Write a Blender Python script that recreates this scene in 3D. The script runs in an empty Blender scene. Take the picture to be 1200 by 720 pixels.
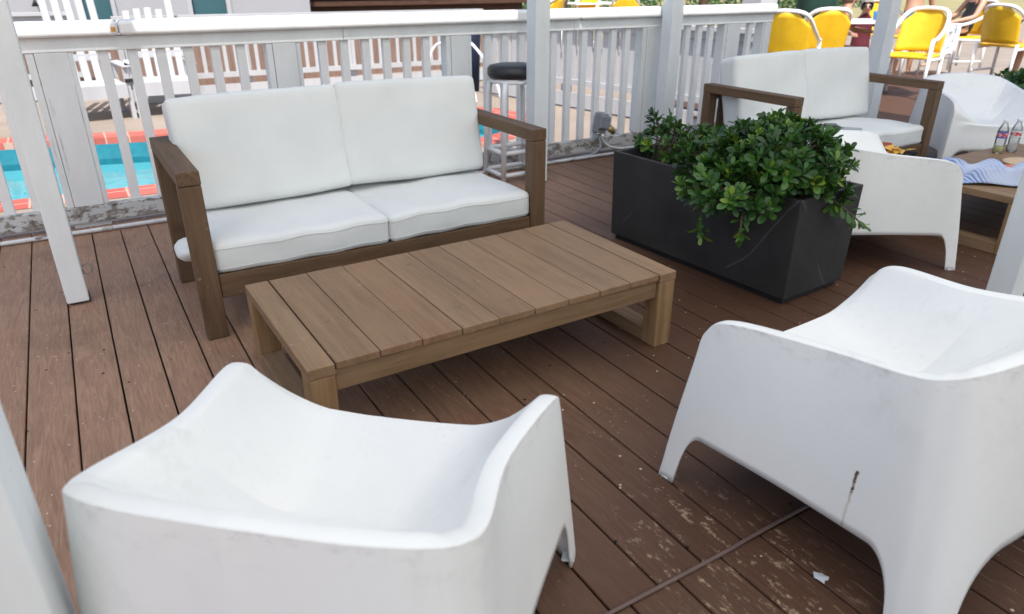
import bpy, bmesh, math, random
from mathutils import Vector, Matrix, Euler
random.seed(7)
sc = bpy.context.scene
COL = sc.collection
R = math.radians
PI = math.pi

# ------------------------------------------------------------------ materials
class NT:
    def __init__(s, name):
        s.m = bpy.data.materials.new(name); s.m.use_nodes = True
        s.t = s.m.node_tree; s.n = s.t.nodes; s.l = s.t.links
        s.b = s.n['Principled BSDF']; s.out = s.n['Material Output']
    def new(s, typ, **kw):
        x = s.n.new(typ)
        for k, v in kw.items(): setattr(x, k, v)
        return x
    def link(s, a, b): s.l.new(a, b)
    def coords(s, kind='Object', scale=(1, 1, 1), loc=(0, 0, 0)):
        tc = s.new('ShaderNodeTexCoord'); mp = s.new('ShaderNodeMapping')
        mp.inputs['Scale'].default_value = scale; mp.inputs['Location'].default_value = loc
        s.link(tc.outputs[kind], mp.inputs['Vector']); return mp.outputs['Vector']
    def noise(s, vec, scale=5, detail=4, rough=.55, dist=0):
        x = s.new('ShaderNodeTexNoise'); x.inputs['Scale'].default_value = scale
        x.inputs['Detail'].default_value = detail; x.inputs['Roughness'].default_value = rough
        x.inputs['Distortion'].default_value = dist
        s.link(vec, x.inputs['Vector']); return x.outputs['Fac']
    def voro(s, vec, scale=5, feature='F1', out='Distance', rnd=1):
        x = s.new('ShaderNodeTexVoronoi'); x.feature = feature; x.inputs['Scale'].default_value = scale
        x.inputs['Randomness'].default_value = rnd
        s.link(vec, x.inputs['Vector']); return x.outputs[out]
    def ramp(s, fac, stops):
        x = s.new('ShaderNodeValToRGB'); e = x.color_ramp.elements
        while len(e) < len(stops): e.new(.5)
        for i, (p, c) in enumerate(stops):
            e[i].position = p; e[i].color = (*c, 1) if len(c) == 3 else c
        s.link(fac, x.inputs['Fac']); return x.outputs['Color']
    def step(s, fac, a, b):
        x = s.new('ShaderNodeMapRange'); x.interpolation_type = 'SMOOTHSTEP'
        x.inputs['From Min'].default_value = a; x.inputs['From Max'].default_value = b
        s.link(fac, x.inputs['Value']); return x.outputs['Result']
    def math(s, op, a, b=None):
        x = s.new('ShaderNodeMath'); x.operation = op
        for i, v in enumerate((a, b)):
            if v is None: continue
            if isinstance(v, (int, float)): x.inputs[i].default_value = v
            else: s.link(v, x.inputs[i])
        return x.outputs[0]
    def mix(s, fac, a, b, typ='MIX'):
        x = s.new('ShaderNodeMix'); x.data_type = 'RGBA'; x.blend_type = typ
        for i, v in ((0, fac), (6, a), (7, b)):
            if isinstance(v, (int, float)): x.inputs[i].default_value = v
            elif isinstance(v, tuple): x.inputs[i].default_value = (*v, 1) if len(v) == 3 else v
            else: s.link(v, x.inputs[i])
        return x.outputs[2]
    def sep(s, vec):
        x = s.new('ShaderNodeSeparateXYZ'); s.link(vec, x.inputs[0]); return x.outputs
    def comb(s, x_, y_, z_):
        x = s.new('ShaderNodeCombineXYZ')
        for i, v in enumerate((x_, y_, z_)):
            if isinstance(v, (int, float)): x.inputs[i].default_value = v
            else: s.link(v, x.inputs[i])
        return x.outputs[0]
    def bump(s, h, strength=.3, dist=.002):
        x = s.new('ShaderNodeBump'); x.inputs['Strength'].default_value = strength
        x.inputs['Distance'].default_value = dist
        s.link(h, x.inputs['Height']); s.link(x.outputs['Normal'], s.b.inputs['Normal'])
    def set(s, color=None, rough=None, metal=None, spec=None):
        for k, v in (('Base Color', color), ('Roughness', rough), ('Metallic', metal), ('Specular IOR Level', spec)):
            if v is None: continue
            if isinstance(v, tuple): s.b.inputs[k].default_value = (*v, 1) if len(v) == 3 else v
            elif isinstance(v, (int, float)): s.b.inputs[k].default_value = v
            else: s.link(v, s.b.inputs[k])
        return s

def scl(c, k): return tuple(min(1, x * k) for x in c)

def plain(name, col, rough=.5, var=.12, scale=6, bump=0, metal=0, spec=.5):
    t = NT(name); v = t.coords()
    f = t.noise(v, scale, 4)
    t.set(t.ramp(f, [(.25, scl(col, 1 - var)), (.75, scl(col, 1 + var))]), rough, metal, spec)
    if bump: t.bump(t.noise(v, scale * 12, 3), bump, .002)
    return t.m

def wood(name, a, b, axis='X', rough=.6, scale=14, grey=.0):
    t = NT(name)
    st = {'X': (.06, 1, 1), 'Y': (1, .06, 1), 'Z': (1, 1, .06)}[axis]
    tc = t.new('ShaderNodeTexCoord'); oi = t.new('ShaderNodeObjectInfo')
    add = t.new('ShaderNodeVectorMath'); add.operation = 'ADD'
    sc_ = t.new('ShaderNodeVectorMath'); sc_.operation = 'SCALE'; sc_.inputs['Scale'].default_value = 7
    rv = t.comb(oi.outputs['Random'], oi.outputs['Random'], oi.outputs['Random']); t.link(rv, sc_.inputs[0])
    t.link(tc.outputs['Object'], add.inputs[0]); t.link(sc_.outputs[0], add.inputs[1])
    mp = t.new('ShaderNodeMapping'); mp.inputs['Scale'].default_value = st; t.link(add.outputs[0], mp.inputs['Vector'])
    v = mp.outputs['Vector']
    g1 = t.noise(v, scale * 2, 6, .65, .6); g2 = t.noise(v, scale * 9, 3)
    col = t.ramp(g1, [(.3, a), (.68, b)])
    col = t.mix(t.math('MULTIPLY', t.step(g2, .5, .75), .35), col, scl(a, .6))
    big = t.noise(add.outputs[0], 3.2, 3)
    col = t.mix(t.math('MULTIPLY', t.step(big, .4, .75), .45), col, tuple((x + y) / 2 * 1.25 for x, y in zip(a, b)))
    st_ = t.noise(add.outputs[0], 9, 5)
    col = t.mix(t.math('MULTIPLY', t.step(st_, .62, .74), .3), col, scl(a, .55))
    att = t.new('ShaderNodeAttribute'); att.attribute_name = 'board'
    col = t.mix(1.0, col, t.ramp(att.outputs['Fac'], [(0, (.93, .92, .90)), (.3, (.80, .77, .73)), (.55, (.92, .87, .81)), (.8, (.84, .82, .80)), (1, (.93, .91, .88))]), 'MULTIPLY')
    kn = t.voro(t.coords(scale=tuple(1 if q < 1 else 1 for q in st)), 4.2, 'F1'); kn2 = t.math('ADD', kn, t.math('MULTIPLY', t.noise(add.outputs[0], 30, 3), .06))
    col = t.mix(t.math('MULTIPLY', t.math('SUBTRACT', 1.0, t.step(kn2, .045, .10)), .55), col, scl(a, .45))
    pale = t.noise(add.outputs[0], 38, 5, .7)
    col = t.mix(t.math('MULTIPLY', t.math('MULTIPLY', t.step(pale, .60, .68), t.step(t.noise(add.outputs[0], 4.5, 3), .56, .66)), .4), col, (.5, .44, .37))
    t.set(col, t.ramp(g1, [(0, (rough - .08,) * 3), (1, (rough + .1,) * 3)]), 0, .22)
    t.bump(t.math('ADD', g1, t.math('MULTIPLY', g2, .6)), .35, .0015)
    return t.m

def deck_mat():
    t = NT('deck boards brown'); geo = t.new('ShaderNodeNewGeometry')
    att = t.new('ShaderNodeAttribute'); att.attribute_name = 'board'
    rnd = att.outputs['Fac']
    p = geo.outputs['Position']
    x, y, z = t.sep(p)
    off = t.math('MULTIPLY', rnd, 37.0)
    v = t.comb(t.math('ADD', x, off), t.math('ADD', t.math('MULTIPLY', y, .085), off), 0)
    # cathedral grain: distorted rings
    g = t.noise(v, 46, 7, .66, 2.2)
    fine = t.noise(t.comb(t.math('ADD', x, off), t.math('MULTIPLY', y, .02), off), 160, 2)
    base = t.ramp(rnd, [(0, (.135, .080, .055)), (.35, (.175, .108, .077)), (.7, (.148, .088, .062)), (1, (.195, .122, .088))])
    col = t.mix(t.math('MULTIPLY', t.step(g, .44, .60), .38), base, (.29, .20, .15))
    col = t.mix(t.math('MULTIPLY', t.step(fine, .52, .7), .35), col, (.07, .045, .034))
    # paler towards the left end (weathering plus sky sheen painted in), damp and darker towards the right front
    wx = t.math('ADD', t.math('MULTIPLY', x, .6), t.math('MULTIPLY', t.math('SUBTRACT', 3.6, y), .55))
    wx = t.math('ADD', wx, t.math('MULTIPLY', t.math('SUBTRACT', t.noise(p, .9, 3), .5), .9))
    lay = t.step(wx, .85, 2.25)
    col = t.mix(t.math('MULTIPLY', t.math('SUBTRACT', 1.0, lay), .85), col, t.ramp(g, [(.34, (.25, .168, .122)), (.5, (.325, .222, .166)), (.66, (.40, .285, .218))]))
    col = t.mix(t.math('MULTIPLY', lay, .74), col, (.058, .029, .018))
    blot = t.noise(p, 2.2, 5, .6)
    col = t.mix(t.math('MULTIPLY', t.step(blot, .5, .72), .3), col, (.06, .038, .03))
    # paint drips and crumbs
    vo = t.voro(p, 15, 'F1'); n2 = t.noise(p, 1.7, 3)
    w = t.math('MULTIPLY', t.math('LESS_THAN', t.math('ADD', vo, t.math('MULTIPLY', t.noise(p, 50, 2), .07)), .092), t.step(n2, .37, .47))
    col = t.mix(w, col, (.55, .5, .44))
    vo2 = t.voro(p, 42, 'F1')
    w2 = t.math('MULTIPLY', t.math('LESS_THAN', vo2, .075), t.step(t.noise(p, 2.7, 3), .5, .58))
    col = t.mix(w2, col, (.5, .45, .4))
    vo4 = t.voro(t.comb(t.math('ADD', x, 5.5), y, 1.1), 24, 'F1')
    w4 = t.math('MULTIPLY', t.math('LESS_THAN', t.math('ADD', vo4, t.math('MULTIPLY', t.noise(p, 90, 2), .06)), .098), t.math('MULTIPLY', t.math('SUBTRACT', 1.0, lay), t.step(t.noise(p, 2.1, 3), .40, .5)))
    col = t.mix(w4, col, (.62, .57, .52))
    # dark nail holes
    vo3 = t.voro(t.comb(t.math('MULTIPLY', x, 1.0), y, 3.3), 9, 'F1')
    col = t.mix(t.math('LESS_THAN', vo3, .055), col, (.012, .009, .008))
    # scraped bare patch by the hose seam
    dx = t.math('SUBTRACT', x, 1.16); dy = t.math('SUBTRACT', y, .86)
    d2 = t.math('ADD', t.math('MULTIPLY', dx, dx), t.math('MULTIPLY', t.math('MULTIPLY', dy, dy), .5))
    msk = t.math('SUBTRACT', 1.0, t.step(d2, .008, .085))
    sx = t.noise(t.comb(t.math('MULTIPLY', x, 1.0), t.math('MULTIPLY', y, .3), 1.7), 46, 5, .7)
    sc1 = t.math('MULTIPLY', t.math('MULTIPLY', msk, t.step(sx, .55, .62)), t.step(t.noise(p, 75, 4, .7), .40, .58))
    col = t.mix(t.math('MULTIPLY', sc1, .85), col, (.4, .33, .25))
    # scratches near front
    front = t.math('SUBTRACT', 1.0, t.step(y, .8, .9))
    scr = t.noise(t.comb(t.math('MULTIPLY', x, 1.0), t.math('MULTIPLY', y, .06), 9.), 120, 3, .6)
    col = t.mix(t.math('MULTIPLY', t.math('MULTIPLY', front, t.step(scr, .62, .68)), .5), col, (.32, .26, .2))
    col = t.mix(t.math('MULTIPLY', t.math('MULTIPLY', front, t.math('LESS_THAN', t.voro(p, 33), .12)), t.step(t.noise(p, 5, 3), .5, .55)), col, (.42, .36, .29))
    col = t.mix(1.0, col, (1.0, .87, .76), 'MULTIPLY')
    rough = t.math('ADD', .44, t.math('MULTIPLY', g, .26))
    t.set(col, rough, 0, .27)
    t.bump(t.math('ADD', g, fine), .25, .0012)
    return t.m

def white_plastic():
    t = NT('white plastic weathered'); v = t.coords(); x, y, z = t.sep(v)
    n = t.noise(v, 2.4, 5, .6)
    col = t.ramp(n, [(.3, (.75, .755, .745)), (.7, (.81, .815, .805))])
    # grey scuffs
    sm = t.noise(v, 5.5, 6, .7); fine = t.noise(v, 70, 3, .6)
    hi = t.step(z, .36, .60)
    k = t.math('MULTIPLY', t.math('MULTIPLY', t.step(sm, .52, .72), hi), .30)
    col = t.mix(k, col, (.42, .41, .40))
    k2 = t.math('MULTIPLY', t.math('MULTIPLY', t.step(fine, .58, .72), t.step(t.noise(v, 3.1, 3), .56, .70)), .12)
    col = t.mix(k2, col, (.36, .35, .34))
    # small black specks
    col = t.mix(t.math('MULTIPLY', t.math('LESS_THAN', t.voro(v, 9), .017), .7), col, (.12, .11, .1))
    # fine horizontal scratches and grime runs
    sc_ = t.noise(t.coords(scale=(3, 3, 40)), 6, 3, .6); runs = t.noise(t.coords(scale=(34, 34, 1.6)), 2.2, 4, .6)
    col = t.mix(t.math('MULTIPLY', t.step(sc_, .66, .72), .10), col, (.4, .38, .36))
    col = t.mix(t.math('MULTIPLY', t.math('MULTIPLY', t.step(runs, .5, .75), t.step(t.noise(v, 1.9, 3), .42, .62)), .16), col, (.50, .49, .46))
    ra = t.new('ShaderNodeAttribute'); ra.attribute_name = 'rim'
    rs = t.math('MULTIPLY', ra.outputs['Fac'], t.step(t.noise(t.coords(scale=(1, 1, 2)), 16, 8, .78), .50, .66))
    col = t.mix(t.math('MULTIPLY', rs, .42), col, (.34, .33, .32))
    # rust streak on one flank
    d = t.math('ABSOLUTE', t.math('SUBTRACT', y, t.math('ADD', -.15, t.math('MULTIPLY', t.noise(v, 30, 2), .012))))
    line = t.math('MULTIPLY', t.math('LESS_THAN', d, .0035), t.math('MULTIPLY', t.math('LESS_THAN', x, -.25), t.math('MULTIPLY', t.math('GREATER_THAN', z, .18), t.math('LESS_THAN', z, .33))))
    col = t.mix(t.math('MULTIPLY', line, t.ramp(z, [(.24, (.35,) * 3), (.31, (1,) * 3)])), col, (.36, .26, .17))
    blk = t.math('MULTIPLY', line, t.math('MULTIPLY', t.math('GREATER_THAN', z, .272), t.step(t.noise(v, 90, 1), .45, .5)))
    col = t.mix(blk, col, (.03, .025, .02))
    t.set(col, t.ramp(sm, [(.3, (.38,) * 3), (.75, (.58,) * 3)]), 0, .4)
    t.bump(fine, .05, .0006)
    return t.m

def painted_white(name, col=(.74, .76, .76), peel=.0, dirt=.3):
    t = NT(name); v = t.coords()
    n = t.noise(t.coords(scale=(1, 1, .25)), 6, 5, .6)
    c = t.ramp(n, [(.3, scl(col, .9)), (.7, scl(col, 1.05))])
    cr = t.noise(t.coords(scale=(3, 3, .14)), 9, 5, .7)
    c = t.mix(t.math('MULTIPLY', t.step(cr, .63, .69), dirt), c, (.30, .29, .27))
    ch = t.noise(v, 26, 5, .7); c = t.mix(t.math('MULTIPLY', t.step(ch, .69, .715), .55), c, (.27, .25, .23))
    gr = t.noise(v, 2.2, 4, .6); c = t.mix(t.math('MULTIPLY', t.step(gr, .5, .75), .22), c, (.42, .42, .40))
    if peel:
        pn = t.noise(t.coords(scale=(.5, .5, 1)), 16, 6, .72)
        c = t.mix(t.step(pn, .57 - peel * .1, .61 - peel * .1), c, t.ramp(t.noise(v, 40, 3), [(.3, (.10, .085, .075)), (.7, (.36, .33, .30))]))
        rn = t.noise(v, 3.7, 3); c = t.mix(t.step(rn, .68, .74), c, (.3, .13, .05))
    t.set(c, .55, 0, .35)
    t.bump(n, .15, .002)
    return t.m

def fabric(name, col, scale=900, stain=.06):
    t = NT(name); v = t.coords()
    n = t.noise(v, 3, 4)
    c = t.ramp(n, [(.3, scl(col, 1 - stain)), (.7, scl(col, 1 + stain * .4))])
    t.set(c, .85, 0, .2)
    t.b.inputs['Sheen Weight'].default_value = .15
    w = t.noise(v, 420, 2); wr = t.noise(t.coords(scale=(1, 1.6, 1)), 5, 4, .55)
    t.bump(t.math('ADD', t.math('MULTIPLY', wr, 2.2), w), .4, .004)
    return t.m

def leaf_mat(name, stops, rough=.33):
    t = NT(name); att = t.new('ShaderNodeAttribute'); att.attribute_name = 'tone'
    c = t.ramp(att.outputs['Fac'], stops)
    t.set(c, rough, 0, .45)
    tr = t.new('ShaderNodeBsdfTranslucent'); t.link(t.mix(.5, c, (.12, .25, .03)), tr.inputs['Color'])
    mx = t.new('ShaderNodeMixShader'); mx.inputs[0].default_value = .22
    t.link(t.b.outputs[0], mx.inputs[1]); t.link(tr.outputs[0], mx.inputs[2]); t.link(mx.outputs[0], t.out.inputs['Surface'])
    return t.m

M = {}
M['deck'] = deck_mat()
M['plastic'] = white_plastic()
M['paint'] = painted_white('white paint on timber', (.80, .81, .81))
M['paint_post'] = painted_white('grey white post paint', (.75, .78, .785), dirt=.12)
M['paint_clad'] = painted_white('white paint cracked cladding', (.73, .755, .76), dirt=.6)
M['cap'] = painted_white('glossier white cap paint', (.84, .85, .85), dirt=.1)
M['peel'] = painted_white('peeling grey paint', (.52, .53, .53), peel=.9)
M['paint_far'] = painted_white('white far fence paint', (.45, .46, .48), dirt=.15)
M['teak_x'] = wood('brown stained timber lengthwise', (.095, .057, .033), (.175, .112, .068), 'X')
M['teak_y'] = wood('brown stained timber crosswise', (.095, .057, .033), (.175, .112, .068), 'Y')
M['teak_z'] = wood('brown stained timber upright', (.095, .057, .033), (.175, .112, .068), 'Z')
M['top_y'] = wood('pale brown table slats', (.215, .13, .07), (.32, .208, .125), 'Y', .5)
M['tbl_x'] = wood('golden brown apron timber', (.17, .105, .055), (.31, .20, .115), 'X')
M['tbl_z'] = wood('golden brown leg timber', (.21, .125, .06), (.37, .235, .125), 'Z')
M['tbl_y'] = wood('golden brown runner timber', (.18, .115, .065), (.32, .21, .13), 'Y')
M['cushion'] = fabric('white cushion cover', (.715, .73, .715))
M['planter'] = plain('charcoal planter fibre', (.022, .022, .024), .62, .25, 5, .1)
M['black'] = plain('black matte', (.015, .015, .017), .5, .2)
M['vinyl'] = plain('black vinyl', (.018, .018, .02), .38, .2)
M['pvc'] = plain('white plastic pipe', (.82, .83, .84), .32, .05)
M['yellow'] = plain('yellow vinyl sling', (.78, .47, .015), .5, .12, 8, .1)
M['soil'] = plain('dark potting soil', (.03, .022, .016), .95, .4, 30, .8)
M['leaf'] = leaf_mat('glossy shrub leaves', [(0, (.010, .034, .010)), (.45, (.024, .070, .016)), (.78, (.06, .16, .025)), (1, (.24, .33, .04))])
M['stem'] = plain('shrub stems', (.09, .075, .04), .8, .2)
M['grey'] = plain('grey electrical plastic', (.22, .24, .26), .5, .15)
M['brass'] = plain('dull brass', (.35, .25, .10), .4, .2, metal=.7)
M['conduit'] = painted_white('grey white conduit paint', (.62, .63, .63), peel=.25)
M['hose'] = plain('muddy brown rubber hose', (.12, .075, .065), .6, .2, 12)
M['concrete'] = None
M['water'] = None

def concrete():
    t = NT('warm pool deck concrete'); v = t.coords()
    c = t.ramp(t.noise(v, 1.3, 6, .6), [(.3, (.26, .215, .175)), (.7, (.335, .28, .235))])
    t.set(c, .85, 0, .2); t.bump(t.noise(v, 60, 3), .2, .003); return t.m
M['concrete'] = concrete()
def brick():
    t = NT('red coping brick'); v = t.coords()
    b = t.new('ShaderNodeTexBrick'); b.offset = 0
    b.inputs['Scale'].default_value = 1; b.inputs['Brick Width'].default_value = .21; b.inputs['Row Height'].default_value = .5
    b.inputs['Mortar Size'].default_value = .008
    b.inputs['Color1'].default_value = (.40, .085, .065, 1); b.inputs['Color2'].default_value = (.52, .13, .10, 1); b.inputs['Mortar'].default_value = (.5, .33, .26, 1)
    t.link(v, b.inputs['Vector']); t.set(b.outputs['Color'], .7); return t.m
M['brick'] = brick()
def water():
    t = NT('pool water'); v = t.coords()
    t.n.remove(t.b)
    tr = t.new('ShaderNodeBsdfTransparent'); tr.inputs['Color'].default_value = (.62, .93, .97, 1)
    gl = t.new('ShaderNodeBsdfGlossy'); gl.inputs['Roughness'].default_value = .03
    fr = t.new('ShaderNodeFresnel'); fr.inputs['IOR'].default_value = 1.33
    bp = t.new('ShaderNodeBump'); bp.inputs['Strength'].default_value = .3; bp.inputs['Distance'].default_value = .03
    t.link(t.noise(v, 3.2, 3, .5, .5), bp.inputs['Height'])
    t.link(bp.outputs[0], gl.inputs['Normal']); t.link(bp.outputs[0], fr.inputs['Normal'])
    mx = t.new('ShaderNodeMixShader'); t.link(fr.outputs[0], mx.inputs[0]); t.link(tr.outputs[0], mx.inputs[1]); t.link(gl.outputs[0], mx.inputs[2])
    t.link(mx.outputs[0], t.out.inputs['Surface']); return t.m
M['water'] = water()
M['pool'] = plain('pale blue pool plaster', (.32, .60, .66), .6, .08, 2)
M['pooltile'] = plain('teal waterline tile', (.03, .22, .28), .35, .2, 14)
M['grass'] = plain('dry field grass', (.30, .26, .12), .9, .25, .6)
M['wall_grey'] = plain('pale grey siding', (.37, .37, .39), .7, .05, 1)
M['glass_teal'] = plain('dark teal window glass', (.05, .12, .14), .15, .2, 1)
M['barwood'] = wood('dark red brown bar timber', (.055, .028, .02), (.12, .065, .045), 'X', .6)
M['fencewood'] = wood('dusty brown boards', (.19, .125, .10), (.28, .195, .16), 'Z', .8)
M['green_far'] = plain('dark green canvas', (.012, .05, .035), .8, .2)
M['navy'] = plain('navy fabric', (.012, .022, .06), .8, .2)
M['pole'] = plain('brown timber pole', (.12, .065, .035), .7, .2)

# ------------------------------------------------------------------ builders
def obj(name, bm, mat, parent=None, smooth=False, bevel=0, seg=2, loc=None, rot=None, recalc=True):
    me = bpy.data.meshes.new(name)
    if recalc: bmesh.ops.recalc_face_normals(bm, faces=bm.faces)
    bm.to_mesh(me); bm.free()
    mats = mat if isinstance(mat, (list, tuple)) else [mat]
    for m in mats: me.materials.append(m)
    if smooth:
        for p in me.polygons: p.use_smooth = True
    o = bpy.data.objects.new(name, me); COL.objects.link(o)
    if parent is not None: o.parent = parent
    if loc is not None: o.location = loc
    if rot is not None: o.rotation_euler = rot
    if bevel:
        b = o.modifiers.new('bevel', 'BEVEL'); b.width = bevel; b.segments = seg; b.limit_method = 'ANGLE'; b.angle_limit = R(40)
        b.harden_normals = False
    return o

def thing(name, label, cat, loc=(0, 0, 0), rz=0, group=None):
    o = bpy.data.objects.new(name, None); COL.objects.link(o)
    o.location = loc; o.rotation_euler = (0, 0, rz); o.empty_display_size = .1
    return tag(o, label, cat, group)

def tag(o, label, cat, group=None, kind=None):
    o['label'] = label; o['category'] = cat
    if group: o['group'] = group
    if kind: o['kind'] = kind
    return o

def struct(name, bm, mat, **kw):
    o = obj(name, bm, mat, **kw); o['kind'] = 'structure'; return o

def copy_tree(o, parent=None):
    c = o.copy(); COL.objects.link(c)
    if parent is not None: c.parent = parent
    for ch in list(o.children): copy_tree(ch, c)
    return c

def box(bm, x0, x1, y0, y1, z0, z1, mi=0, mat=None):
    vs = [bm.verts.new((x, y, z)) for x in (x0, x1) for y in (y0, y1) for z in (z0, z1)]
    if mat is not None:
        for v in vs: v.co = mat @ v.co
    fs = []
    for q in ((0, 1, 3, 2), (4, 6, 7, 5), (0, 4, 5, 1), (2, 3, 7, 6), (0, 2, 6, 4), (1, 5, 7, 3)):
        f = bm.faces.new([vs[i] for i in q]); f.material_index = mi; fs.append(f)
    return vs

def bx(*a, **k):
    bm = bmesh.new(); box(bm, *a, **k); return bm

def catmull(P, n=8):
    P = [Vector(p) for p in P]
    if len(P) < 3:
        return [P[0].lerp(P[-1], i / n) for i in range(n + 1)]
    Q = [2 * P[0] - P[1]] + P + [2 * P[-1] - P[-2]]
    out = []
    for i in range(1, len(Q) - 2):
        a, b, c, d = Q[i - 1:i + 3]
        for k in range(n):
            t = k / n
            out.append(.5 * ((2 * b) + (c - a) * t + (2 * a - 5 * b + 4 * c - d) * t * t + (3 * b - a - 3 * c + d) * t ** 3))
    out.append(P[-1]); return out

def tube(bm, pts, r, n=8, caps=True, mi=0, closed=False):
    pts = [Vector(p) for p in pts]; rings = []
    N = len(pts)
    rr = r if isinstance(r, (list, tuple)) else [r] * N
    up = None
    for i, p in enumerate(pts):
        if closed: d = (pts[(i + 1) % N] - pts[i - 1]).normalized()
        else: d = (pts[min(i + 1, N - 1)] - pts[max(i - 1, 0)]).normalized()
        if up is None:
            up = Vector((0, 0, 1)) if abs(d.z) < .9 else Vector((1, 0, 0))
        s = d.cross(up).normalized(); up = s.cross(d).normalized()
        rings.append([bm.verts.new(p + (s * math.cos(2 * PI * k / n) + up * math.sin(2 * PI * k / n)) * rr[i]) for k in range(n)])
    for i in range(N if closed else N - 1):
        a, b = rings[i], rings[(i + 1) % N]
        for k in range(n):
            f = bm.faces.new((a[k], a[(k + 1) % n], b[(k + 1) % n], b[k])); f.material_index = mi; f.smooth = True
    if caps and not closed:
        bm.faces.new(rings[0][::-1]).material_index = mi; bm.faces.new(rings[-1]).material_index = mi

def tb(pts, r, **k):
    bm = bmesh.new(); tube(bm, pts, r, **k); return bm

def lathe(bm, prof, n=24, c=(0, 0, 0), mi=0):
    rings = []
    for r, z in prof:
        if r < 1e-5: rings.append([bm.verts.new((c[0], c[1], c[2] + z))])
        else: rings.append([bm.verts.new((c[0] + r * math.cos(2 * PI * k / n), c[1] + r * math.sin(2 * PI * k / n), c[2] + z)) for k in range(n)])
    for a, b in zip(rings[:-1], rings[1:]):
        for k in range(n):
            q = [a[k % len(a)], a[(k + 1) % len(a)], b[(k + 1) % len(b)], b[k % len(b)]]
            q2 = []
            for v in q:
                if v not in q2: q2.append(v)
            if len(q2) >= 3:
                f = bm.faces.new(q2); f.smooth = True; f.material_index = mi

def lt(prof, **k):
    bm = bmesh.new(); lathe(bm, prof, **k); return bm

def pillow(name, size, mat, parent, loc, rot=(0, 0, 0), puff=.02, rad=.045, seed=0, sag=0.0, piping=True):
    """boxed cushion: sx, sy, sz with soft edges and a welt along both seams"""
    sx, sy, sz = size
    rnd = random.Random(seed)
    bm = bmesh.new()
    nx, ny, nz = 22, 18, 8
    ph = [rnd.uniform(0, 6.28) for _ in range(8)]
    def P(a, b, c):
        # a,b,c in -1..1; rounded box
        hx, hy, hz = sx / 2, sy / 2, sz / 2
        p = Vector((a * hx, b * hy, c * hz))
        q = Vector((max(-hx + rad, min(hx - rad, p.x)), max(-hy + rad, min(hy - rad, p.y)), max(-hz + rad, min(hz - rad, p.z))))
        d = p - q
        # keep corners rounded only mildly in plan, more across thickness
        if d.length > 1e-9:
            m = max(abs(d.x), abs(d.y), abs(d.z)); p = q + d.normalized() * m
        e = (1 - a * a) * (1 - b * b)
        p.z += (1 if c > 0 else -1) * abs(c) * puff * (e ** .6)
        f = (1 - b * b) * (1 - abs(c) * .6)
        p.x += a * abs(a) * .006 * f
        p.y += b * abs(b) * .006 * (1 - a * a)
        w = .0022 * math.sin(9 * p.x + ph[0]) * math.sin(8 * p.y + ph[1]) + .0025 * math.sin(23 * p.x + 11 * p.y + ph[2]) + .003 * math.sin(17 * p.y - 9 * p.x + ph[3])
        p.z += w * (1 if c > 0 else .5)
        p.z += .0022 * math.sin(31 * p.x + ph[6]) * max(0, abs(b) - .55) * 2.2; p.x += .0018 * math.sin(37 * p.y + ph[7]) * max(0, abs(a) - .6)
        p.y += .003 * math.sin(14 * p.x + ph[4]) * (1 - abs(c)) + .001 * math.sin(7 * p.x + ph[5])
        p.z -= sag * (1 - a * a) * (1 - b * b)
        return p
    def grid(fn, n, m):
        V = [[bm.verts.new(fn(-1 + 2 * i / n, -1 + 2 * j / m)) for j in range(m + 1)] for i in range(n + 1)]
        for i in range(n):
            for j in range(m):
                f = bm.faces.new((V[i][j], V[i + 1][j], V[i + 1][j + 1], V[i][j + 1])); f.smooth = True
    S = lambda t: math.sin(t * PI / 2) * .35 + t * .65  # denser near edges
    grid(lambda a, b: P(S(a), S(b), 1), nx, ny); grid(lambda a, b: P(S(a), S(b), -1), nx, ny)
    grid(lambda a, c: P(S(a), 1, c), nx, nz); grid(lambda a, c: P(S(a), -1, c), nx, nz)
    grid(lambda b, c: P(1, S(b), c), ny, nz); grid(lambda b, c: P(-1, S(b), c), ny, nz)
    bmesh.ops.remove_doubles(bm, verts=bm.verts, dist=2e-4)
    o = obj(name, bm, mat, parent, smooth=True, loc=loc, rot=rot)
    if piping:
        b2 = bmesh.new()
        for c in (.62, -.62):
            pts = []
            for k in range(96):
                t = k / 96 * 4; s = int(t); u = (t - s) * 2 - 1
                a, b = ((u, -1), (1, u), (-u, 1), (-1, -u))[s]
                pts.append(P(S(a), S(b), c))
            # pull outwards a hair so the welt stands proud
            pts = [p * 1.0 + Vector((p.x, p.y, 0)).normalized() * .001 for p in pts]
            tube(b2, pts, .0015, n=6, closed=True)
        obj('piping', b2, mat, o, smooth=True)
    return o

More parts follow.
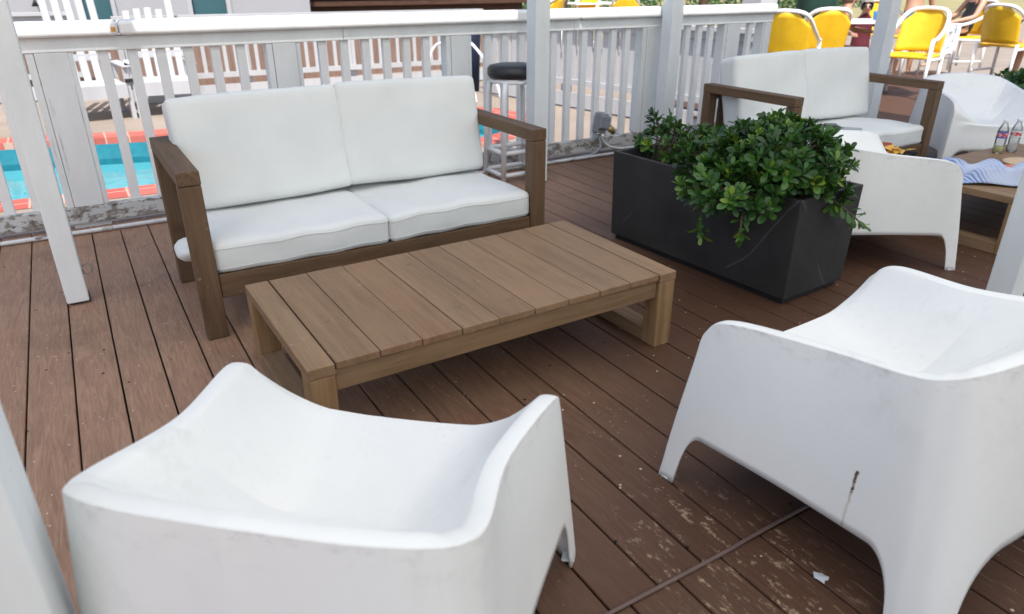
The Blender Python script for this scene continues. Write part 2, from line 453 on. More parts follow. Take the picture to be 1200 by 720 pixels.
# ------------------------------------------------------------------ SETTING
def build_deck():
    bm = bmesh.new(); lay = bm.faces.layers.float.new('board'); pitch = .145; gap = .006
    rnd = random.Random(3)
    def board(x0, x1, y0, y1, z=0.0):
        v = box(bm, x0, x1, y0, y1, z - .028, z)
        val = rnd.random()
        for f in set(sum([list(q.link_faces) for q in v], [])): f[lay] = val
    x0 = -.5038
    for k in range(-24, 42):
        xa = x0 + k * pitch + gap / 2; xb = xa + pitch - gap
        board(xa, xb, .885, 4.70, rnd.uniform(-.0006, .0006))
        if 5.75 < xa: board(xa, xb, 4.703, 6.6)
        board(xa + .052, xb + .052, -3.2, .875, rnd.uniform(-.001, .001))
    for k in range(42, 84):
        xa = x0 + k * pitch + gap / 2
        board(xa, xa + pitch - gap, .885, 6.6); board(xa, xa + pitch - gap, -3.2, .875)
    o = struct('deck', bm, M['deck'], bevel=.002, seg=1)
    # dark void and joists below the boards
    bm = bmesh.new(); box(bm, -4.2, 11.6, -3.2, 4.70, -.148, -.06); box(bm, 5.80, 11.6, 4.702, 6.6, -.148, -.06)
    struct('deck_underside', bm, M['black'])
build_deck()

pool_in = [(-6, 6.3), (-3, 6.22), (-.45, 6.15), (.28, 6.10), (1.6, 6.12), (2.6, 6.16), (3.25, 6.25), (3.75, 6.45), (4.15, 6.85), (4.3, 7.25), (4.25, 7.65), (4.0, 7.95), (3.4, 8.08), (2.4, 8.1), (.6, 8.2), (-.62, 8.5), (-3, 8.9), (-6, 9.2)]
def build_ground():
    inn = [Vector((x, y, -.15)) for x, y in pool_in]
    N = len(inn)
    # coping ring outwards of the pool edge
    cen = Vector((0, 7.3, -.15)); outp = []
    for i in range(N):
        a, b = inn[i - 1], inn[(i + 1) % N]
        if i == 0: d = inn[1] - inn[0]
        elif i == N - 1: d = inn[-1] - inn[-2]
        else: d = b - a
        n = Vector((d.y, -d.x, 0)).normalized(); outp.append(inn[i] + n * .30)
    bm = bmesh.new()
    o = [bm.verts.new(p + Vector((0, 0, .004))) for p in outp]; q = [bm.verts.new(p + Vector((0, 0, .004))) for p in inn]; l = [bm.verts.new(p - Vector((0, 0, .06))) for p in inn]
    for i in range(N - 1):
        bm.faces.new((o[i], o[i + 1], q[i + 1], q[i])); bm.faces.new((q[i], q[i + 1], l[i + 1], l[i]))
    struct('pool_coping', bm, M['brick'], recalc=True)
    bm = bmesh.new()   # walls and floor of the pool
    for z0, z1, mi in ((-.21, -.42, 0), (-.42, -1.5, 1)):
        a = [bm.verts.new((p.x, p.y, z0)) for p in inn]; b = [bm.verts.new((p.x, p.y, z1)) for p in inn]
        for i in range(N - 1): bm.faces.new((a[i], b[i], b[i + 1], a[i + 1])).material_index = mi
    bm.faces.new(b).material_index = 1
    struct('pool_basin', bm, [M['pooltile'], M['pool']])
    bm = bmesh.new(); bm.faces.new([bm.verts.new((p.x, p.y, -.36)) for p in inn])
    struct('pool_water', bm, M['water'])
    # ground sheet with a hole for the pool
    bm = bmesh.new()
    B = 300
    outer = [(-B, -B), (B, -B), (B, B), (-B, B)]
    ov = [bm.verts.new((x, y, -.15)) for x, y in outer]; iv = [bm.verts.new((p.x, p.y, -.15)) for p in inn]
    ed = [bm.edges.new((ov[i], ov[(i + 1) % 4])) for i in range(4)] + [bm.edges.new((iv[i], iv[(i + 1) % N])) for i in range(N)]
    bmesh.ops.triangle_fill(bm, edges=ed, use_beauty=True)
    # drop any faces inside the hole
    def inside(p):
        c = False; j = N - 1
        for i in range(N):
            a, b = inn[i], inn[j]
            if (a.y > p.y) != (b.y > p.y) and p.x < (b.x - a.x) * (p.y - a.y) / (b.y - a.y) + a.x: c = not c
            j = i
        return c
    dead = [f for f in bm.faces if inside(f.calc_center_median())]
    bmesh.ops.delete(bm, geom=dead, context='FACES_ONLY')
    for f in bm.faces:
        if f.normal.z < 0: f.normal_flip()
    struct('ground', bm, M['concrete'], recalc=False)
    bm = bmesh.new(); bm.faces.new([bm.verts.new(p) for p in ((10, 16, -.14), (200, 16, -.14), (200, 250, -.14), (10, 250, -.14))])
    struct('dry_lawn', bm, M['grass'])
build_ground()

# ------------------------------------------------------------------ RAILING
def build_railing():
    t = thing('white_railing', 'long white balustrade with a flat cap running along the deck edge by the pool', 'railing', (0, 4.63, 0))
    XL, XR = -1.6, 5.56
    cuts = [XL, .30, 3.40, XR]
    for a, b in zip(cuts[:-1], cuts[1:]):
        obj('cap_rail', bx(a + .0015, b - .0015, -.042, .125, 1.036, 1.112), M['cap'], t, bevel=.02, seg=4)
    for a, b in ((XL, 1.56), (1.56, 3.36), (3.36, XR)):
        obj('apron_rail', bx(a + .001, b - .001, 0, .038, .962, 1.035), M['paint_post'], t, bevel=.003)
    obj('apron_rail', bx(XL, XR, .075, .10, .97, 1.034), M['paint_post'], t, bevel=.003)
    for a, b in ((XL, .34), (.34, 2.33), (2.33, 3.78), (3.78, XR)):
        obj('bottom_rail', bx(a + .0015, b - .0015, -.004, .05, .03, .126), M['peel'], t, bevel=.004)
    posts = [(-1.35, .21), (-.05, .215), (1.178, .206), (2.382, .195), (4.165, .24), (5.06, .2), (5.5, .11)]
    for c, w in posts:
        bm = bmesh.new()
        box(bm, c - w / 2, c - w / 2 + w * .17, .006, .10, .127, .961)
        box(bm, c - w / 2 + w * .17 + .003, c + w / 2 - .027, .002, .10, .127, .961)
        box(bm, c + w / 2 - .025, c + w / 2, .007, .10, .127, .961)
        box(bm, c - w / 2 + .012, c + w / 2 - .012, .02, .095, -.14, .128)
        obj('post', bm, M['paint_clad'], t, bevel=.003)
    m = None
    for (c0, w0), (c1, w1) in zip(posts[:-1], posts[1:]):
        a = c0 + w0 / 2; b = c1 - w1 / 2
        n = max(1, round((b - a) / .141) - 1)
        for k in range(n):
            x = a + (b - a) * (k + 1) / (n + 1)
            if m is None:
                o = obj('baluster', bx(-.0255, .0255, .02, .06, .127, .961), M['paint'], t, bevel=.003); m = o
            else:
                o = m.copy(); COL.objects.link(o)
            o.location = (x, 0, 0)
    obj('rusty_bracket', bx(.262, .285, -.046, -.0425, 1.058, 1.081), plain('rusty orange tag', (.55, .27, .06), .6, .5, 60), t)
    tag(obj('conduit_pipe', tb([(-1.6, 4.50, .018), (0, 4.50, .018), (1.2, 4.505, .018), (2.5, 4.50, .02), (3.85, 4.50, .018)], .012, n=10), M['conduit'], smooth=True), 'thin grey white conduit lying along the foot of the pool railing', 'pipe')
build_railing()

def electric_box():
    t = thing('outlet_box', 'tilted grey outdoor outlet box with brass plug fixed low on the railing', 'outlet box', (3.60, 4.585, .20))
    mt = Matrix.Rotation(R(12), 4, 'Y')
    obj('housing', bx(-.045, .045, -.045, .035, -.02, .14, mat=mt), M['grey'], t, bevel=.012, seg=3)
    obj('cover', bx(-.05, .05, -.075, -.047, .02, .125, mat=mt), M['grey'], t, bevel=.012, seg=3)
    obj('plug', tb([(.055, -.05, .03), (.11, -.06, -.02)], [.026, .02], n=10), M['brass'], t)
    obj('cable', tb(catmull([(.0, 0, -.03), (-.01, -.05, -.12), (-.10, -.07, -.165), (-.25, -.072, -.175), (-.6, -.075, -.18)], 6), .011, n=8), M['grey'], t)
    obj('cable', tb(catmull([(.02, 0, -.03), (.06, -.03, -.11), (.16, -.06, -.15), (.34, -.06, -.16), (.55, -.06, -.165)], 6), .009, n=8), M['conduit'], t)
electric_box()

# canopy posts
def canopy_post(name, x, y, w, label, top=3.30, rz=0, hook=False, lean=(0, 0)):
    t = thing(name, label, 'post', (x, y, 0), rz, 'white posts carrying the shade canopy')
    bm = bmesh.new(); box(bm, -w / 2, w / 2, -w / 2, w / 2, .012, top)
    for v in bm.verts:
        if v.co.z > 1: v.co.x += lean[0]; v.co.y += lean[1]
    obj('shaft', bm, M['paint_post'], t, bevel=.006)
    obj('base_bracket', bx(-w / 2 + .01, w / 2 + .004, -w / 2 + .02, w / 2 - .01, .0, .035), M['black'], t)
    if hook:
        obj('wire_hook', tb([(w / 2 + .002, -.01, .13)] + [(w / 2 + .022 + .02 * math.cos(a), -.01, .15 + .024 * math.sin(a)) for a in [PI + k * PI * 2 / 12 for k in range(12)]], .0022, n=5), M['grey'], t)
    return t
canopy_post('canopy_post', -.170, 3.475, .088, 'slim white post standing on the deck left of the near sofa', hook=True)
canopy_post('canopy_post', 2.705, 4.13, .112, 'white post beside the black topped bar stool behind the near sofa')
canopy_post('canopy_post', 4.20, 4.48, .115, 'white post against the railing behind the planter shrub')
canopy_post('canopy_post', 6.02, 3.84, .125, 'white post behind the right end of the farther sofa')
canopy_post('canopy_post', -.265, 1.02, .17, 'thick white post closest to the camera at the bottom left corner')
canopy_post('canopy_post', 3.06, 1.20, .10, 'white post cut off by the right picture edge beside the towel table')

def canopy():
    bm = bmesh.new(); nx, ny = 20, 30
    X0, X1, Y0, Y1 = -1.8, 6.7, -12, 3.27  # unseen sheet; outline set for the light, run behind the camera to cut bounce
    V = [[bm.verts.new((X0 + (X1 - X0) * i / nx, Y0 + (Y1 - Y0) * j / ny, 3.36 + .06 * math.sin(PI * i / nx * 4) * math.sin(PI * j / ny * 3))) for j in range(ny + 1)] for i in range(nx + 1)]
    for i in range(nx):
        for j in range(ny):
            f = bm.faces.new((V[i][j], V[i + 1][j], V[i + 1][j + 1], V[i][j + 1])); f.smooth = True
    t = NT('white shade canvas')
    t.n.remove(t.b)
    d = t.new('ShaderNodeBsdfDiffuse'); d.inputs['Color'].default_value = (.82, .82, .80, 1)
    tr = t.new('ShaderNodeBsdfTranslucent'); tr.inputs['Color'].default_value = (.86, .865, .81, 1)
    mx = t.new('ShaderNodeMixShader'); mx.inputs[0].default_value = .66
    t.link(d.outputs[0], mx.inputs[1]); t.link(tr.outputs[0], mx.inputs[2]); t.link(mx.outputs[0], t.out.inputs['Surface'])
    tag(obj('shade_canopy', bm, t.m, recalc=False), 'unseen white canvas shade canopy over the deck, outline set to shape the light', 'canopy')
canopy()

tag(obj('garden_hose', tb(catmull([(.2, .879, .004), (.55, .882, .004), (.8133, .8785, .004), (1.14, .877, .004), (1.45, .882, .004), (2.4, .88, .004)], 10), .0054, n=10), M['hose'], smooth=True), 'thin brown hose lying in the seam across the deck boards', 'hose')

# ------------------------------------------------------------------ SOFA
def sofa(name, label, loc, rz, seed, extra=True):
    t = thing(name, label, 'sofa', loc, rz, 'timber sofas with white cushions')
    L, W, H = 1.616, .751, .681; aw = .082; th = .062
    x0, x1, y0, y1 = -L / 2, L / 2, -W / 2, W / 2
    for s in (-1, 1):
        xa, xb = (x0, x0 + aw) if s < 0 else (x1 - aw, x1)
        arm = obj('arm', bx(xa, xb, y0, y1, H - .055, H), M['teak_y'], t, bevel=.005)
        obj('leg', bx(xa + .001, xb - .001, y0 + .001, y0 + th, 0, H - .056), M['teak_z'], arm, bevel=.004)
        obj('leg', bx(xa + .001, xb - .001, y1 - th, y1 - .001, 0, H - .056), M['teak_z'], arm, bevel=.004)
    bm = bmesh.new()
    box(bm, x0 + aw + .001, x1 - aw - .001, y0 + .008, y0 + .045, .165, .262)
    obj('seat_rail', bm, M['teak_x'], t, bevel=.004)
    obj('seat_rail', bx(x0 + aw + .001, x1 - aw - .001, y1 - .05, y1 - .015, .165, .262), M['teak_x'], t, bevel=.004)
    bm = bmesh.new()
    for k in range(11):
        x = x0 + aw + .03 + k * (L - 2 * aw - .13) / 10
        box(bm, x, x + .07, y0 + .046, y1 - .051, .222, .24)
    obj('seat_slats', bm, M['teak_y'], t)
    obj('back_rail', bx(x0 + aw + .001, x1 - aw - .001, y1 - .042, y1 - .012, .58, .66), M['teak_x'], t, bevel=.004)
    bm = bmesh.new()
    for k in range(9):
        x = x0 + aw + .06 + k * (L - 2 * aw - .19) / 8
        box(bm, x, x + .06, y1 - .036, y1 - .018, .263, .579)
    obj('back_slats', bm, M['teak_z'], t)
    cw = (L - 2 * aw) / 2
    for k in range(2):
        cx = x0 + aw + cw * (k + .5)
        pillow('seat_cushion', (cw + .008, .68, .128), M['cushion'], t, (cx, y0 + .352, .318), (R(-1.0), 0, R([-.8, .6][k])), .008, .026, seed + k)
    for k in range(2):
        cx = x0 + aw + cw * (k + .5)
        pillow('back_cushion', (cw + .012, .47, .15), M['cushion'], t, (cx, y1 - .165, .622 + .004 * k), (R(76), R([-.7, .8][k]), R([.6, -.6][k])), .006, .022, seed + 5 + k)
    return t
sofa('timber_sofa', 'nearest brown timber sofa with four white cushions, behind the slatted coffee table', (1.065, 3.148, 0), .0053, 11)
s2 = sofa('timber_sofa', 'farther brown timber sofa with white cushions, a phone lying on its seat', (4.385, 3.14, 0), -.015, 31)
s2.scale = (.93, 1, 1)
# a fold of cushion cover poking out under the near sofa arm
def stray_cover():
    bm = bmesh.new()
    bmesh.ops.create_uvsphere(bm, u_segments=14, v_segments=8, radius=1)
    for v in bm.verts:
        v.co = Vector((v.co.x * .055, v.co.y * .10, v.co.z * .035 + .01 * math.sin(v.co.y * 5)))
    tag(obj('cloth_bundle', bm, M['cushion'], smooth=True, loc=(.285, 3.10, .281)), 'small white cloth bundle sticking out under the left arm of the near sofa', 'cloth')
stray_cover()

# ------------------------------------------------------------------ COFFEE TABLES
def coffee_table(name, label, loc, rz):
    t = thing(name, label, 'coffee table', loc, rz, 'low slatted timber tables')
    L, W, H = 1.4263, .7323, .3101; e = .082
    x0, x1, y0, y1 = -L / 2, L / 2, -W / 2, W / 2
    for s in (-1, 1):
        xa, xb = (x0, x0 + e) if s < 0 else (x1 - e, x1)
        fr = obj('leg_frame', bx(xa, xb, y0, y1, H - .036, H), M['top_y'], t, bevel=.003)
        for ya, yb in ((y0 + .0015, y0 + .075), (y1 - .075, y1 - .0015)):
            obj('leg', bx(xa + .001, xb - .001, ya, yb, .0, H - .037), M['tbl_z'], fr, bevel=.004)
        obj('runner', bx(xa + .003, xb - .003, y0 + .076, y1 - .076, .0, .058), M['tbl_y'], fr, bevel=.003)
    n = 9; xs, xe = x0 + e + .004, x1 - e - .004; p = (xe - xs) / n
    bm = bmesh.new(); rr = random.Random(5); lay = bm.faces.layers.float.new('board')
    for k in range(n):
        dz = rr.uniform(-.0012, .0008); bv = rr.uniform(.02, 1)
        vs_ = box(bm, xs + k * p + .0013, xs + (k + 1) * p - .0013, y0 + .004 + rr.uniform(0, .003), y1 - .003, H - .024 + dz, H - .0005 + dz)
        for f in set(sum([list(q.link_faces) for q in vs_], [])): f[lay] = bv
    obj('slatted_top', bm, M['top_y'], t, bevel=.0022)
    for ya, yb in ((y0 + .014, y0 + .05), (y1 - .05, y1 - .014)):
        obj('apron', bx(x0 + e + .002, x1 - e - .002, ya, yb, H - .098, H - .025), M['tbl_x'], t, bevel=.002)
    return t
coffee_table('coffee_table', 'low brown slatted coffee table in front of the near sofa, top bare', (1.107, 2.157, 0), .0163)
coffee_table('coffee_table', 'brown timber coffee table at the right with bottles and a towel on top', (4.685, 1.965, 0), .01)

# ------------------------------------------------------------------ ARMCHAIRS
def chair_mesh():
    base = [(.421, .380), (.4195, .352), (.413, .285), (.392, .03), (.368, -.25), (.352, -.325), (.31, -.372), (.20, -.392), (0, -.402)]
    rim = [(.378, .332, .405), (.3755, .313, .484), (.369, .246, .533), (.325, .01, .558), (.335, -.19, .592), (.318, -.258, .612), (.275, -.300, .632), (.17, -.330, .648), (0, -.345, .660)]
    n = 30
    B = catmull([(x, y, 0) for x, y in base], n); T = catmull(rim, n)
    B = B + [Vector((-p.x, p.y, p.z)) for p in B[-2::-1]]; T = T + [Vector((-p.x, p.y, p.z)) for p in T[-2::-1]]
    N = len(B)
    def fil(d, leg, rad, h):
        if d <= leg: return 0.0
        t = min(1, (d - leg) / rad); return h * (1 - (1 - t) ** 2.3) ** (1 / 2.3)
    def zb(p):
        side = min(fil(.38 - p.y, .052, .055, .178), fil(p.y + .285, 0.0, .07, .178)) if p.y > -.285 else 0
        if p.y > -.30: return side
        return fil(.262 - abs(p.x), 0, .13, .19)
    bm = bmesh.new(); rows = []
    nv = 20
    Z = [zb(p) for p in B]
    for i in range(N):
        t = T[i]; b = B[i]; col = []
        for k in range(nv + 1):
            v = k / nv; z = Z[i] + (t.z - .0018 - Z[i]) * v; f = z / t.z
            bul = .004 * math.sin(PI * f)
            p = Vector((b.x + (t.x - b.x) * f, b.y + (t.y - b.y) * f, z))
            nn = Vector((p.x, p.y + .0, 0)).normalized()
            col.append(p + nn * bul * .6)
        rows.append(col)
    # inner side
    nin = 18
    for i in range(N):
        a = T[max(0, i - 1)]; c = T[min(N - 1, i + 1)]
        tan = Vector((c.x - a.x, c.y - a.y, 0)).normalized()
        nin_dir = Vector((tan.y, -tan.x, 0))
        if i == 0: nin_dir = Vector((-1, 0, 0))
        if i == N - 1: nin_dir = Vector((1, 0, 0))
        if nin_dir.dot(Vector((-T[i].x, .0 - T[i].y, 0))) < 0 and abs(T[i].x) < .3: nin_dir = -nin_dir
        col = rows[i]; t = T[i]
        lipw = .036
        if i < 20 or i > N - 21:
            j = min(i, N - 1 - i); nd = Vector((-1 if t.x > 0 else 1, 0, 0)); nin_dir = nd.lerp(nin_dir, j / 20).normalized()
        for dx, dz in ((.0018, .0), (.010, .0012), (.020, .001), (.029, -.0005), (lipw, -.0035)):
            col.append(Vector((t.x, t.y, t.z + dz)) + nin_dir * dx)
        s = Vector((t.x, t.y, t.z - .003)) + nin_dir * lipw
        yT = s.y if s.y > .05 else .05 - .03 * (1 - math.exp((s.y - .05) * 3))
        tgt = Vector((0, yT, 0)); d0 = Vector((s.x, s.y, 0)); Ln = (tgt - d0).length
        back = max(0, min(1, (-.05 - s.y) / .2))
        D = min(.19 + .20 * back, .96 * Ln)
        for k in range(1, nin + 1):
            u = k / nin
            d = Ln * (u ** 1.25); q = d0.lerp(tgt, d / Ln)
            seat = .370 + .07 * q.y - .012 * (1 - min(1, (q.x / .25) ** 2))
            g = max(0, 1 - d / D)
            z = seat + (s.z - seat) * (g ** (1.6))
            col.append(Vector((q.x, q.y, z)))
    rl = bm.verts.layers.float.new('rim')
    V = [[bm.verts.new(p) for p in c] for c in rows]
    K = len(V[0])
    for i in range(N):
        for k in range(nv + 1): V[i][k][rl] = max(0.0, 1 - (T[i].z - rows[i][k].z) / .085) ** 2.0
    for i in range(N - 1):
        for k in range(K - 1):
            f = bm.faces.new((V[i][k], V[i + 1][k], V[i + 1][k + 1], V[i][k + 1])); f.smooth = True
    # front apron under the seat edge
    fe = [v.co.copy() for v in V[0][nv + 1:]] + [v.co.copy() for v in V[-1][nv + 1:-1][::-1]]
    A = []
    W0 = .421
    for p in fe:
        r_ = max(-1, min(1, p.x / .377)); xb_ = r_ * W0
        dd = W0 - abs(xb_)
        zl = fil(dd, .04, .10, .20)
        col = [p]
        for k in range(0, 9):
            fo = .010 * max(0, min(1, (.36 - abs(p.x)) / .09))
            if k == 0: q = Vector((p.x, p.y + fo, p.z - .012))
            else:
                z = (p.z - .012) + (zl - (p.z - .012)) * k / 8
                f = 1 - z / max(p.z, .05); f = max(0, f)
                q = Vector((p.x + (xb_ - p.x) * (1 - z / .43), .332 + .048 * (1 - z / .405), z))
                if k == 1: q.y = max(q.y, p.y + fo)
            col.append(q)
        A.append([bm.verts.new(q) for q in col])
    for i in range(len(A) - 1):
        for k in range(9):
            f = bm.faces.new((A[i][k], A[i][k + 1], A[i + 1][k + 1], A[i + 1][k])); f.smooth = True
    bmesh.ops.remove_doubles(bm, verts=bm.verts, dist=.0012)
    bmesh.ops.recalc_face_normals(bm, faces=bm.faces)
    me = bpy.data.meshes.new('armchair_shell'); bm.to_mesh(me); bm.free()
    me.materials.append(M['plastic'])
    for p in me.polygons: p.use_smooth = True
    me.set_sharp_from_angle(angle=R(30))
    return me
CH = chair_mesh()
def armchair(label, x, y, a):
    t = thing('plastic_armchair', label, 'armchair', (x, y, 0), a, 'white moulded armchairs')
    o = bpy.data.objects.new('shell', CH); COL.objects.link(o); o.parent = t
    so = o.modifiers.new('solid', 'SOLIDIFY'); so.thickness = .007; so.offset = -1
    for sx, sy, px, py in ((1, 1, .412, .362), (-1, 1, .412, .362), (1, -1, .322, -.35), (-1, -1, .322, -.35)):
        bm = bmesh.new(); box(bm, px - .024, px + .0085, py - .018, py + .0195, 0, .008)
        for v in bm.verts: v.co.x *= sx
        obj('foot', bm, M['plastic'], t, bevel=.005)
    return t
armchair('white moulded armchair at lower left, its back towards the camera', .272, 1.076, -.740)
armchair('white moulded armchair at lower right with a rust streak on its flank', 1.658, .829, .0134)
armchair('white moulded armchair seen side on behind the dark planter', 3.43, 2.19, R(-117.5))
armchair('white moulded armchair at far right, its seat facing the camera', 5.77, 2.80, R(149))

# ------------------------------------------------------------------ PLANTER AND SHRUBS
def planter(label, loc, rz, W, L, h):
    t = thing('planter', label, 'planter', loc, rz)
    bm = bmesh.new(); fl = .008; w = .022
    def ring(k, z): return [bm.verts.new((sx * (W / 2 + k), sy * (L / 2 + k), z)) for sx, sy in ((-1, -1), (1, -1), (1, 1), (-1, 1))]
    rs = [ring(-.004, .028), ring(0, .031), ring(fl, h), ring(fl - w, h), ring(-w, h - .10)]
    for a, b in zip(rs[:-1], rs[1:]):
        for i in range(4): bm.faces.new((a[i], a[(i + 1) % 4], b[(i + 1) % 4], b[i]))
    bm.faces.new(rs[0][::-1])
    t_ = M['planter_body']
    obj('body', bm, t_, t, bevel=.004)
    obj('base', bx(-W / 2 + .02, W / 2 - .02, -L / 2 + .02, L / 2 - .02, 0, .029), M['black'], t)
    bm = bmesh.new(); nx, ny = 14, 30
    V = [[bm.verts.new((-W / 2 + w - .014 + (W - 2 * w + .028) * i / nx, -L / 2 + w - .014 + (L - 2 * w + .028) * j / ny, h - .055 + random.uniform(-.012, .012))) for j in range(ny + 1)] for i in range(nx + 1)]
    for i in range(nx):
        for j in range(ny): bm.faces.new((V[i][j], V[i + 1][j], V[i + 1][j + 1], V[i][j + 1]))
    obj('soil', bm, M['soil'], t)
    return t
def planter_body_mat():
    t = NT('charcoal fibre with scratches'); v = t.coords()
    c = t.ramp(t.noise(v, 4, 5), [(.3, (.030, .0285, .028)), (.7, (.050, .0475, .047))])
    s = t.noise(t.coords(scale=(1, 1, .12)), 22, 3, .6)
    c = t.mix(t.math('MULTIPLY', t.math('MULTIPLY', t.step(s, .66, .70), t.step(t.noise(v, 2.3, 3), .52, .6)), .35), c, (.16, .16, .16))
    wv = t.new('ShaderNodeTexWave'); wv.wave_type = 'BANDS'; wv.bands_direction = 'DIAGONAL'; wv.inputs['Scale'].default_value = .9; wv.inputs['Distortion'].default_value = 3; wv.inputs['Detail'].default_value = 2; wv.inputs['Detail Scale'].default_value = 1.2
    t.link(v, wv.inputs['Vector'])
    c = t.mix(t.math('MULTIPLY', t.math('MULTIPLY', t.step(wv.outputs['Fac'], .9991, .9999), t.step(t.noise(v, 3, 2), .46, .56)), .45), c, (.14, .14, .14))
    c = t.mix(t.math('MULTIPLY', t.math('LESS_THAN', t.voro(v, 22), .05), t.step(t.noise(v, 4, 2), .5, .6)), c, (.2, .19, .18))
    t.set(c, t.ramp(t.noise(v, 7, 4), [(.3, (.5,) * 3), (.7, (.7,) * 3)]), 0, .2)
    t.bump(t.noise(v, 120, 3), .12, .001); return t.m
M['planter_body'] = planter_body_mat()
planter('long dark charcoal planter box with a leafy shrub beside the coffee table', (2.672, 2.372, 0), .063, .441, 1.125, .486)
planter('far dark planter mostly hidden behind the far right armchair', (7.15, 3.1, 0), 1.4, .44, 1.1, .34)

def shrub(name, label, loc, blobs, nros, seed, leaf=.075, extra=()):
    """blobs: list of (cx,cy,cz, rx,ry,rz, weight) in local space above soil"""
    rnd = random.Random(seed); t = thing(name, label, 'shrub', loc)
    bm = bmesh.new(); tone = bm.faces.layers.float.new('tone'); sb = bmesh.new()
    def leafq(p, d, up, ln, wd, tn):
        d = d.normalized(); s = d.cross(up)
        if s.length < 1e-4: s = Vector((1, 0, 0))
        s.normalize(); nrm = s.cross(d).normalized()
        prof = [(0, .10), (.25, .42), (.52, .86), (.76, 1.0), (.92, .66), (1.0, .12)]
        L_, C_, R_ = [], [], []
        curl = rnd.uniform(-.12, .25)
        for u, w_ in prof:
            c = p + d * (ln * u) - nrm * (curl * ln * u * u)
            off = s * (wd * w_ / 2); lift = nrm * (wd * w_ * .16)
            L_.append(bm.verts.new(c - off + lift)); C_.append(bm.verts.new(c)); R_.append(bm.verts.new(c + off + lift))
        for i in range(len(prof) - 1):
            for a, b in ((L_, C_), (C_, R_)):
                f = bm.faces.new((a[i], b[i], b[i + 1], a[i + 1])); f[tone] = tn; f.smooth = True
    def rosette(p, ax, n, ln, tn):
        ax = ax.normalized(); a0 = rnd.uniform(0, 6.28)
        s = ax.orthogonal().normalized(); q = ax.cross(s)
        for k in range(n):
            a = a0 + k * 2.4; tilt = rnd.uniform(.25, .5) + .85 * (1 - k / n)
            d = (s * math.cos(a) + q * math.sin(a)) * math.sin(tilt) + ax * math.cos(tilt)
            l = ln * rnd.uniform(.7, 1.1) * (.62 + .38 * (1 - k / n))
            young = .25 * (k / n) ** 2
            leafq(p - ax * rnd.uniform(0, .045) * (1 - k / n), d, ax, l, l * rnd.uniform(.36, .46), min(1, max(0, tn + rnd.uniform(-.16, .16) + young)))
    tot = sum(b[6] for b in blobs)
    for b in blobs:
        cx, cy, cz, rx, ry, rz, w = b
        for _ in range(int(nros * w / tot)):
            th = rnd.uniform(0, 2 * PI); ph = math.acos(rnd.uniform(-.55, 1)); r = rnd.uniform(.55, 1.06) ** .5
            d = Vector((math.sin(ph) * math.cos(th), math.sin(ph) * math.sin(th), math.cos(ph)))
            p = Vector((cx + d.x * rx * r, cy + d.y * ry * r, cz + d.z * rz * r))
            if p.z < .0 and abs(p.x) < .2 and abs(p.y - 0) < .52: p.z = abs(p.z) * .5
            ax = (Vector((d.x / rx, d.y / ry, d.z / rz)).normalized() + Vector((0, 0, .55)) + Vector((rnd.uniform(-.5, .5), rnd.uniform(-.5, .5), rnd.uniform(-.3, .3))))
            tn = rnd.choice([.25, .35, .45, .5, .55, .62]) + (.3 if rnd.random() < .2 else 0)
            rosette(p, ax, rnd.randint(7, 11), leaf * rnd.uniform(.8, 1.15), tn)
            if rnd.random() < .6:
                root = Vector((cx * .55 + rnd.uniform(-.06, .06), cy * .8 + rnd.uniform(-.1, .1), -.02))
                mid = root.lerp(p, .5) + Vector((rnd.uniform(-.04, .04), rnd.uniform(-.04, .04), .05))
                tube(sb, catmull([root, mid, p], 3), [.006 - .0006 * k for k in range(7)], n=4, caps=False)
    for pts in extra:     # single hanging sprigs
        pts = [Vector(p) for p in pts]; cv = catmull(pts, 5); tube(sb, cv, .0035, n=4, caps=False)
        for i in range(2, len(cv), 2):
            d = (cv[i] - cv[i - 1]).normalized()
            for s in (-1, 1): leafq(cv[i], d + d.orthogonal() * s * .9, Vector((0, 0, 1)), leaf * .85, leaf * .36, rnd.uniform(.45, .8))
        rosette(cv[-1], cv[-1] - cv[-3], 5, leaf, .85)
    obj('foliage', bm, M['leaf'], t, recalc=False)
    obj('stem', sb, M['stem'], t)
    return t
shrub('leafy_shrub', 'dense dark green glossy shrub spilling over the front of the dark planter', (2.575, 2.17, .44),
      [(.03, -.13, .15, .26, .33, .17, 5), (-.08, .08, .10, .22, .22, .15, 2.4), (-.20, -.10, .03, .20, .24, .12, 2.2), (.13, -.26, .05, .16, .16, .11, 1.1), (.06, -.12, .22, .17, .22, .11, 1.6)], 480, 4, .068,
      extra=[[(-.2, -.02, .02), (-.30, -.05, .0), (-.36, -.09, -.06), (-.39, -.13, -.12)], [(-.2, -.2, .0), (-.3, -.26, -.02), (-.34, -.3, -.08)], [(.1, -.4, .02), (.13, -.46, -.02), (.16, -.5, -.06)]])
shrub('leafy_shrub', 'smaller sparse green shrub at the back end of the dark planter', (2.64, 2.78, .45),
      [(0, 0, .07, .13, .17, .11, 2), (.0, .05, .14, .06, .08, .09, .6), (.03, -.2, .08, .12, .14, .12, 1)], 62, 9, .06)
shrub('leafy_shrub', 'green shrub at the right picture edge behind the far right armchair', (7.15, 3.1, .30),
      [(0, 0, .13, .45, .26, .2, 3)], 110, 12, .09)

